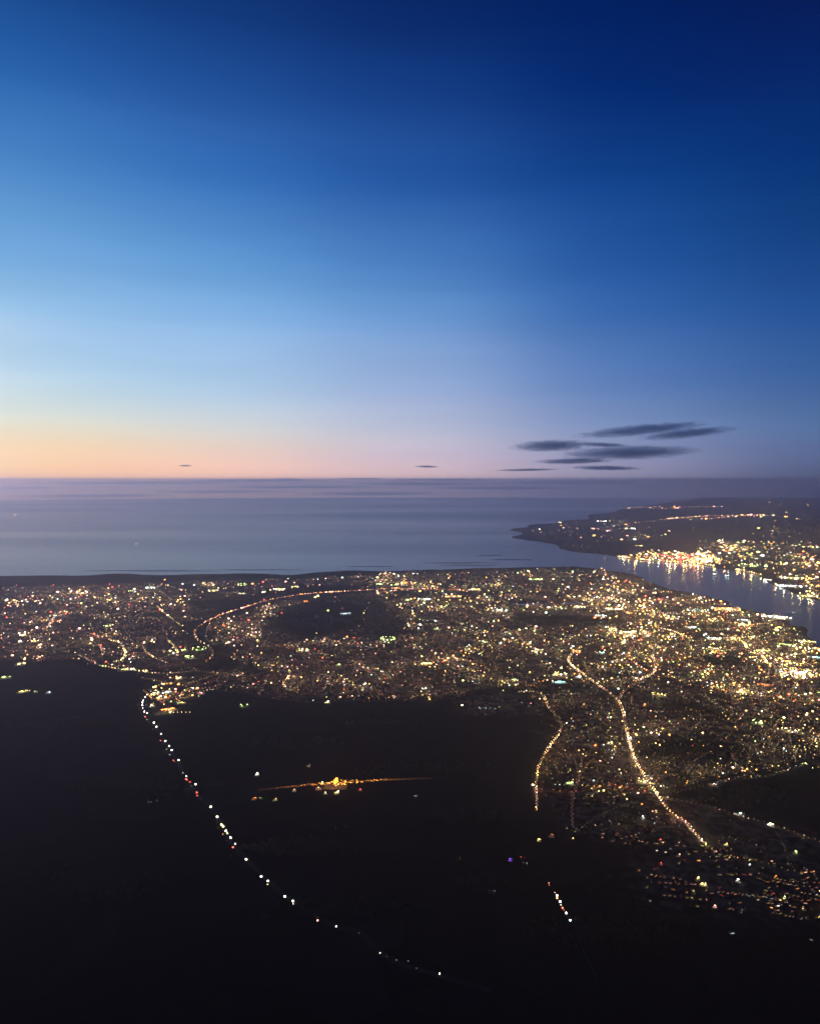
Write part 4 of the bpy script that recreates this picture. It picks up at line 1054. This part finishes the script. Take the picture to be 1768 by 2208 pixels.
# ------------------------------------------------------------------ ships
def ship(px, py, s, label, c='white', lab2=None, st=30):
    x, y = flat(px, py); D = math.hypot(x, y)
    t = tag(link('ship', None, None, (x, y, 0), random.uniform(-.3, .3) - math.atan2(x, y)), label, 'ship')
    h = MB(); Ls, w = s, s * .15
    pts = [(-Ls / 2, -w / 2), (Ls * .35, -w / 2), (Ls / 2, 0), (Ls * .35, w / 2), (-Ls / 2, w / 2)]
    n_ = len(pts); hh = s * .07
    h.add([(a * .96, b_ * .8, -2) for a, b_ in pts] + [(a, b_, hh) for a, b_ in pts], [tuple(range(n_ - 1, -1, -1)), tuple(range(n_, 2 * n_))] + [(i, (i + 1) % n_, n_ + (i + 1) % n_, n_ + i) for i in range(n_)])
    h.build('hull', M_HULL, t)
    b = MB(); b.box((-Ls * .33, 0, hh + s * .05), (Ls * .16, w * .8, s * .1)); b.box((-Ls * .3, 0, hh + s * .115), (Ls * .1, w * .6, s * .03)); b.build('superstructure', M_WHITE, t)
    r = .3 * px_size(D)
    for fx in (-.33, .1):
        m = MB(); m.ball((Ls * fx, 0, hh + s * .15 + r * .4), (r * 1.3, r, r * .6), 8, 5); m.build('deck_light', emat('deck_light', COL[c], st), t)
ship(33, 1112, 150, 'ship with two warm lights far out at the left border', 'warm', st=8)
ship(100, 1176, 100, 'very faint ship on the grey sea at left', 'pink', st=1.2)
ship(295, 1175, 110, 'small ship with a pale light on the grey sea left of centre', 'white', st=4)
ship(1142, 1084, 160, 'faint ship near the horizon above the distant coast', 'pink', st=1.5)
ship(905, 1158, 100, 'very faint ship on the sea straight ahead', 'cool', st=1.)
ship(1542, 1240, 90, 'ship with a pale light in mid river below the port, the left one', 'cool', st=12)
ship(1569, 1244, 90, 'brighter ship with a pale light in mid river, the right one', 'cool', st=26)

# ------------------------------------------------------------------ container port: cranes, containers, high masts over the quay
def crane(px, py, c, mt, label, hf=1.):
    x, y, z = at(px, py); t = tag(link('gantry_crane', None, None, (x, y, z), -.35), label, 'crane', 'gantry cranes on the container quay')
    H = 62 * hf
    f = MB()
    for sx in (-12, 12):
        for sy in (-10, 10): f.bar((sx, sy, 0), (sx, sy, H * .62), 2.2)
        f.bar((sx, -10, H * .62), (sx, 10, H * .62), 2.4)
        f.bar((sx, 0, H * .62), (0, 0, H), 1.8)
    f.build('frame', mt, t)
    b = MB(); b.box((0, -14, H * .62 + 2), (6, 92, 3)); b.bar((0, -2, H), (0, -56, H * .64), .9); b.bar((0, 2, H), (0, 30, H * .64), .9); b.build('boom', mt, t)
    r = 6.5
    for yy in (-40, 0, 24):
        m = MB(); m.ball((0, yy, H * .62 - 4), (r, r, r * .5), 8, 5); m.build('floodlight', emat('crane_light', COL[c], 26, True), t)
    m = MB(); m.ball((0, 0, H + 4), (4.5, 4.5, 4), 8, 5); m.build('warning_light', emat('warning_light', COL['red'], 14), t)
for i, (px, c, lab) in enumerate([(1408,'gold','leftmost crane on the container quay, lit yellow'),(1430,'red','second crane from the left on the quay, lit red'),(1450,'pink','tallest crane on the quay with a pink light high above the rest'),(1468,'red','red lit crane right of the tallest one'),(1486,'gold','yellow lit crane near the right end of the quay'),(1502,'orange','rightmost crane over the orange reflection')]):
    crane(px, 1209 + (px - 1408) * .06, c, M_CRANE if i % 2 else M_CRANE2, lab, 1.9 if px == 1450 else 1.)
cont = MB()
for i in range(420):
    px, py = random.uniform(1405, 1520), random.uniform(1199, 1209)
    p = at(px, py); hh = random.choice([2.6, 5.2, 7.8, 10.4])
    cont.box((p.x, p.y, p.z + hh / 2), (12.2 * 3, 2.44 * 2, hh), -.35, random.randrange(3))
tag(cont.build('stacked_containers', [M_CRANE, M_CRANE2, M_CLAD]), 'rows of stacked containers behind the quay cranes', 'containers', kind='stuff')
PORT = [(1345,1202,'gold'),(1372,1205,'gold'),(1400,1208,'gold'),(1420,1209,'white'),(1438,1211,'gold'),(1455,1212,'amber'),(1474,1213,'gold'),(1490,1214,'orange'),(1500,1215,'orange'),(1515,1217,'amber'),(1540,1222,'gold'),(1562,1226,'amber'),(1590,1231,'amber'),(1604,1233,'amber'),(1620,1236,'gold'),(1640,1242,'gold'),(1672,1263,'warm'),(1690,1269,'gold'),(1725,1283,'gold'),(1750,1289,'warm')]
for i, (px, py, c) in enumerate(PORT):
    p = at(px, py); D = p.length
    t = tag(link('quay_mast', None, None, tuple(p)), '%s high mast lamp on the %s' % (CN.get(c, c), ('container quay', 'far bank quays')[i > 10] + ', ' + nth(i + 1) + ' mast from the left'), 'lamp mast', 'mast lamps along the far bank quays')
    m = MB(); m.box((0, 0, 15), (1.2, 1.2, 30), taper=.5); m.build('mast', M_STEEL, t)
    f = MB(); f.ball((0, 0, 32), (7, 7, 4), 8, 5); f.build('lamp_head', emat('quay_lamp', COL[c], 20), t)
    point(t, (0, 0, 42), COL[c], (.45e6 if i < 10 else .2e6) if c != 'orange' else 1.0e6, 4)

# dock basins among the near town
for cx, cy, w, h in [(1430, 1322, 60, 5), (1145, 1304, 80, 4), (1230, 1301, 50, 3)]:
    pts = [at(cx + w / 2 * a, cy + h / 2 * b_) for a, b_ in ((-1, -.6), (-.2, -1), (1, -.4), (.9, 1), (.1, .7), (-.9, .8))]
    z = max(p.z for p in pts) + 2.2
    tag(slab([(p.x, p.y) for p in pts], z - 3, z).build('dock_basin', M_DOCKW), kind='structure')

# ------------------------------------------------------------------ clouds, all above or beyond the haze
def cloud_mat(name, dens, col=(.44, .70, 1.0), seed=0.):
    m, n, o = mat(name); L = n.links
    t = n.nodes.new('ShaderNodeTexCoord')
    ln = n.nodes.new('ShaderNodeVectorMath'); ln.operation = 'LENGTH'; L.new(t.outputs['Object'], ln.inputs[0])
    mp = n.nodes.new('ShaderNodeMapping'); mp.inputs['Scale'].default_value = (2.4, 2.4, 1.1); mp.inputs['Location'].default_value = (seed, seed * 2, 0)
    L.new(t.outputs['Object'], mp.inputs[0])
    x = n.nodes.new('ShaderNodeTexNoise'); x.inputs['Scale'].default_value = 2.0; x.inputs['Detail'].default_value = 6; x.inputs['Roughness'].default_value = .62; L.new(mp.outputs[0], x.inputs['Vector'])
    a = n.nodes.new('ShaderNodeMath'); a.operation = 'MULTIPLY_ADD'; L.new(x.outputs[0], a.inputs[0]); a.inputs[1].default_value = 1.9
    iv = n.nodes.new('ShaderNodeMath'); iv.operation = 'SUBTRACT'; iv.inputs[0].default_value = -.04; L.new(ln.outputs['Value'], iv.inputs[1])
    L.new(iv.outputs[0], a.inputs[2])
    r = n.nodes.new('ShaderNodeMapRange'); r.inputs['From Min'].default_value = 0; r.inputs['From Max'].default_value = .45; r.inputs['To Max'].default_value = dens * 1.25
    L.new(a.outputs[0], r.inputs['Value'])
    v = n.nodes.new('ShaderNodeVolumePrincipled'); v.inputs['Color'].default_value = (*col, 1); v.inputs['Anisotropy'].default_value = .35
    L.new(r.outputs[0], v.inputs['Density']); L.new(v.outputs[0], o.inputs['Volume'])
    return m
unit = MB(); unit.ball((0, 0, 0), (1, 1, 1), 24, 14)
CL = [ # x, y, w, h, tilt deg, label
 (1379, 927, 262, 24, 4.5, 'long topmost dark cloud sloping up to the right'),
 (1478, 935, 190, 20, 5, 'thin dark cloud right of the topmost one, tapering to the right'),
 (1188, 961, 170, 27, 1.5, 'leftmost thick dark cloud of the cluster'),
 (1300, 959, 110, 10, -3, 'thin tail joining the left cloud to the big one'),
 (1352, 976, 290, 31, 1.5, 'largest lens shaped dark cloud at the centre of the cluster'),
 (1236, 994, 170, 14, 1, 'thin dark cloud hanging left below the largest one'),
 (1304, 1009, 150, 11, -1, 'lowest broad thin cloud under the largest one'),
 (1136, 1013, 140, 6, 1, 'thread thin cloud low at the left of the cluster'),
 (920, 1006, 56, 5, -1, 'tiny dark cloud alone near the middle of the horizon'),
 (400, 1004, 30, 3.5, 0, 'tiny dark cloud alone at left above the horizon'),
]
for i, (px, py, w, h, tl, lab) in enumerate(CL):
    d = ray(px, py); t_ = 60000. / d.y; p = Vector((0, 0, CAM_H)) + d * t_
    me = unit.mesh('cloud', cloud_mat('cloud_vapour', .00062 if h > 9 else .0006, seed=i * 3.7))
    o = link('cloud', me, None, tuple(p)); s = t_ * d.length / FPX
    o.scale = (w * s / 2 * 1.08, 2200, h * s / 2 * 1.05); o.rotation_euler = (0, R(-tl), -math.atan2(d.x, d.y))
    tag(o, lab, 'cloud', 'dark lens clouds low over the horizon')

# far cloud bank beyond the sea: a closed body of mist with a wavy top
nb, nr = 300, 30
V, F = [], []
def ss(x, a, b):
    t = max(0, min(1, (x - a) / (b - a))); return t * t * (3 - 2 * t)
for j in range(nr):
    for i in range(nb):
        a = R(-60 + 120 * i / (nb - 1)); u = j / (nr - 1)
        r_out = 185000 + 115000 * ss(a, -.56, -.22)
        rr = 75500 + (r_out - 75500) * u ** 1.3
        x, y = rr * math.sin(a), rr * math.cos(a)
        q = mnoise.fractal(Vector((a * 7 + .05 * j, j * .5, 1.3)), 1., 2., 5)
        top = 760 + 990 * ss(a, -.58, -.25) - 400 * ss(a, .1, .6)
        V.append((x, y, max(60, 80 + (top - 80) * u ** .6 + 620 * q * (.4 + .6 * u))))
for (x, y, z) in list(V): V.append((x, y, -200))
nv = nb * nr
for j in range(nr - 1):
    for i in range(nb - 1):
        a = j * nb + i; F.append((a, a + 1, a + nb + 1, a + nb)); F.append((nv + a, nv + a + nb, nv + a + nb + 1, nv + a + 1))
for j in range(nr - 1):
    a = j * nb; F.append((a, a + nb, nv + a + nb, nv + a)); a += nb - 1; F.append((a, nv + a, nv + a + nb, a + nb))
for i in range(nb - 1):
    F.append((i, nv + i, nv + i + 1, i + 1)); a = (nr - 1) * nb + i; F.append((a, a + 1, nv + a + 1, nv + a))
me = bpy.data.meshes.new('cloud_bank'); me.from_pydata(V, [], F); me.update()
cb, cn, co = mat('cloud_bank_vapour')
pv = cn.nodes.new('ShaderNodeVolumePrincipled'); pv.inputs['Color'].default_value = (.88, .94, 1, 1)
pv.inputs['Density'].default_value = 7e-6; pv.inputs['Anisotropy'].default_value = .78
cn.links.new(pv.outputs[0], co.inputs['Volume'])
me.materials.append(cb)
tag(link('cloud_bank', me), 'flat pale cloud bank lying along the sea horizon', 'cloud bank', kind='stuff')
# streaks of thin cloud lying over it: x, y, w, h in the photo, km away, look
STREAKS = [
 (50, 1052, 120, 4, 130, 'short pale streak cloud at the left border, topmost there'),
 (200, 1069, 300, 5, 82, 'long grey streak cloud low at left'),
 (300, 1041, 420, 5, 150, 'long grey streak cloud on the skyline at left'),
 (480, 1060, 260, 5, 95, 'grey streak cloud left of centre, under the skyline'),
 (560, 1036, 300, 5, 150, 'long low streak cloud forming the skyline left of centre'),
 (640, 1050, 330, 6, 110, 'broad pale streak cloud left of centre'),
 (620, 1033, 60, 3, 150, 'tiny streak cloud standing over the skyline left of centre'),
 (780, 1032, 110, 3, 150, 'thin streak cloud over the skyline near the centre'),
 (800, 1064, 300, 6, 88, 'pale streak cloud low near the centre'),
 (900, 1043, 260, 6, 120, 'pale streak cloud under the skyline near the centre'),
 (960, 1034, 260, 4, 150, 'thin dark streak cloud on the skyline right of centre'),
 (1080, 1052, 300, 6, 105, 'grey streak cloud right of centre'),
 (1250, 1040, 330, 6, 130, 'long grey streak cloud right of centre, near the skyline'),
 (1560, 1036, 380, 7, 140, 'long dark streak cloud on the skyline at right'),
]
for i, (px, py, w, h, km, lab) in enumerate(STREAKS):
    d = ray(px, py); t_ = km * 1000. / d.y; p = Vector((0, 0, CAM_H)) + d * t_
    me = unit.mesh('cloud', cloud_mat('streak_vapour', .00022, (.9, .94, 1.0), i * 2.3 + 50))
    o = link('cloud', me, None, tuple(p)); s = t_ * d.length / FPX
    o.scale = (w * s / 2 * 1.15, 9000, h * s / 2 * 1.3); o.rotation_euler = (0, 0, -math.atan2(d.x, d.y))
    tag(o, lab, 'cloud', 'thin streak clouds along the sea horizon')

# ------------------------------------------------------------------ haze
hz = MB(); hz.box((0, 0, (CAM_H + 60 - 12) / 2), (146000, 146000, CAM_H + 60 + 12))
hm, n, o = mat('haze_air')
v = n.nodes.new('ShaderNodeVolumePrincipled'); v.inputs['Color'].default_value = (.74, .81, 1.0, 1)
v.inputs['Density'].default_value = 2.5e-5; v.inputs['Anisotropy'].default_value = .74
n.links.new(v.outputs[0], o.inputs['Volume'])
h = hz.build('haze', hm)
tag(h, 'thin dusk haze over the land and sea', 'haze', kind='stuff')
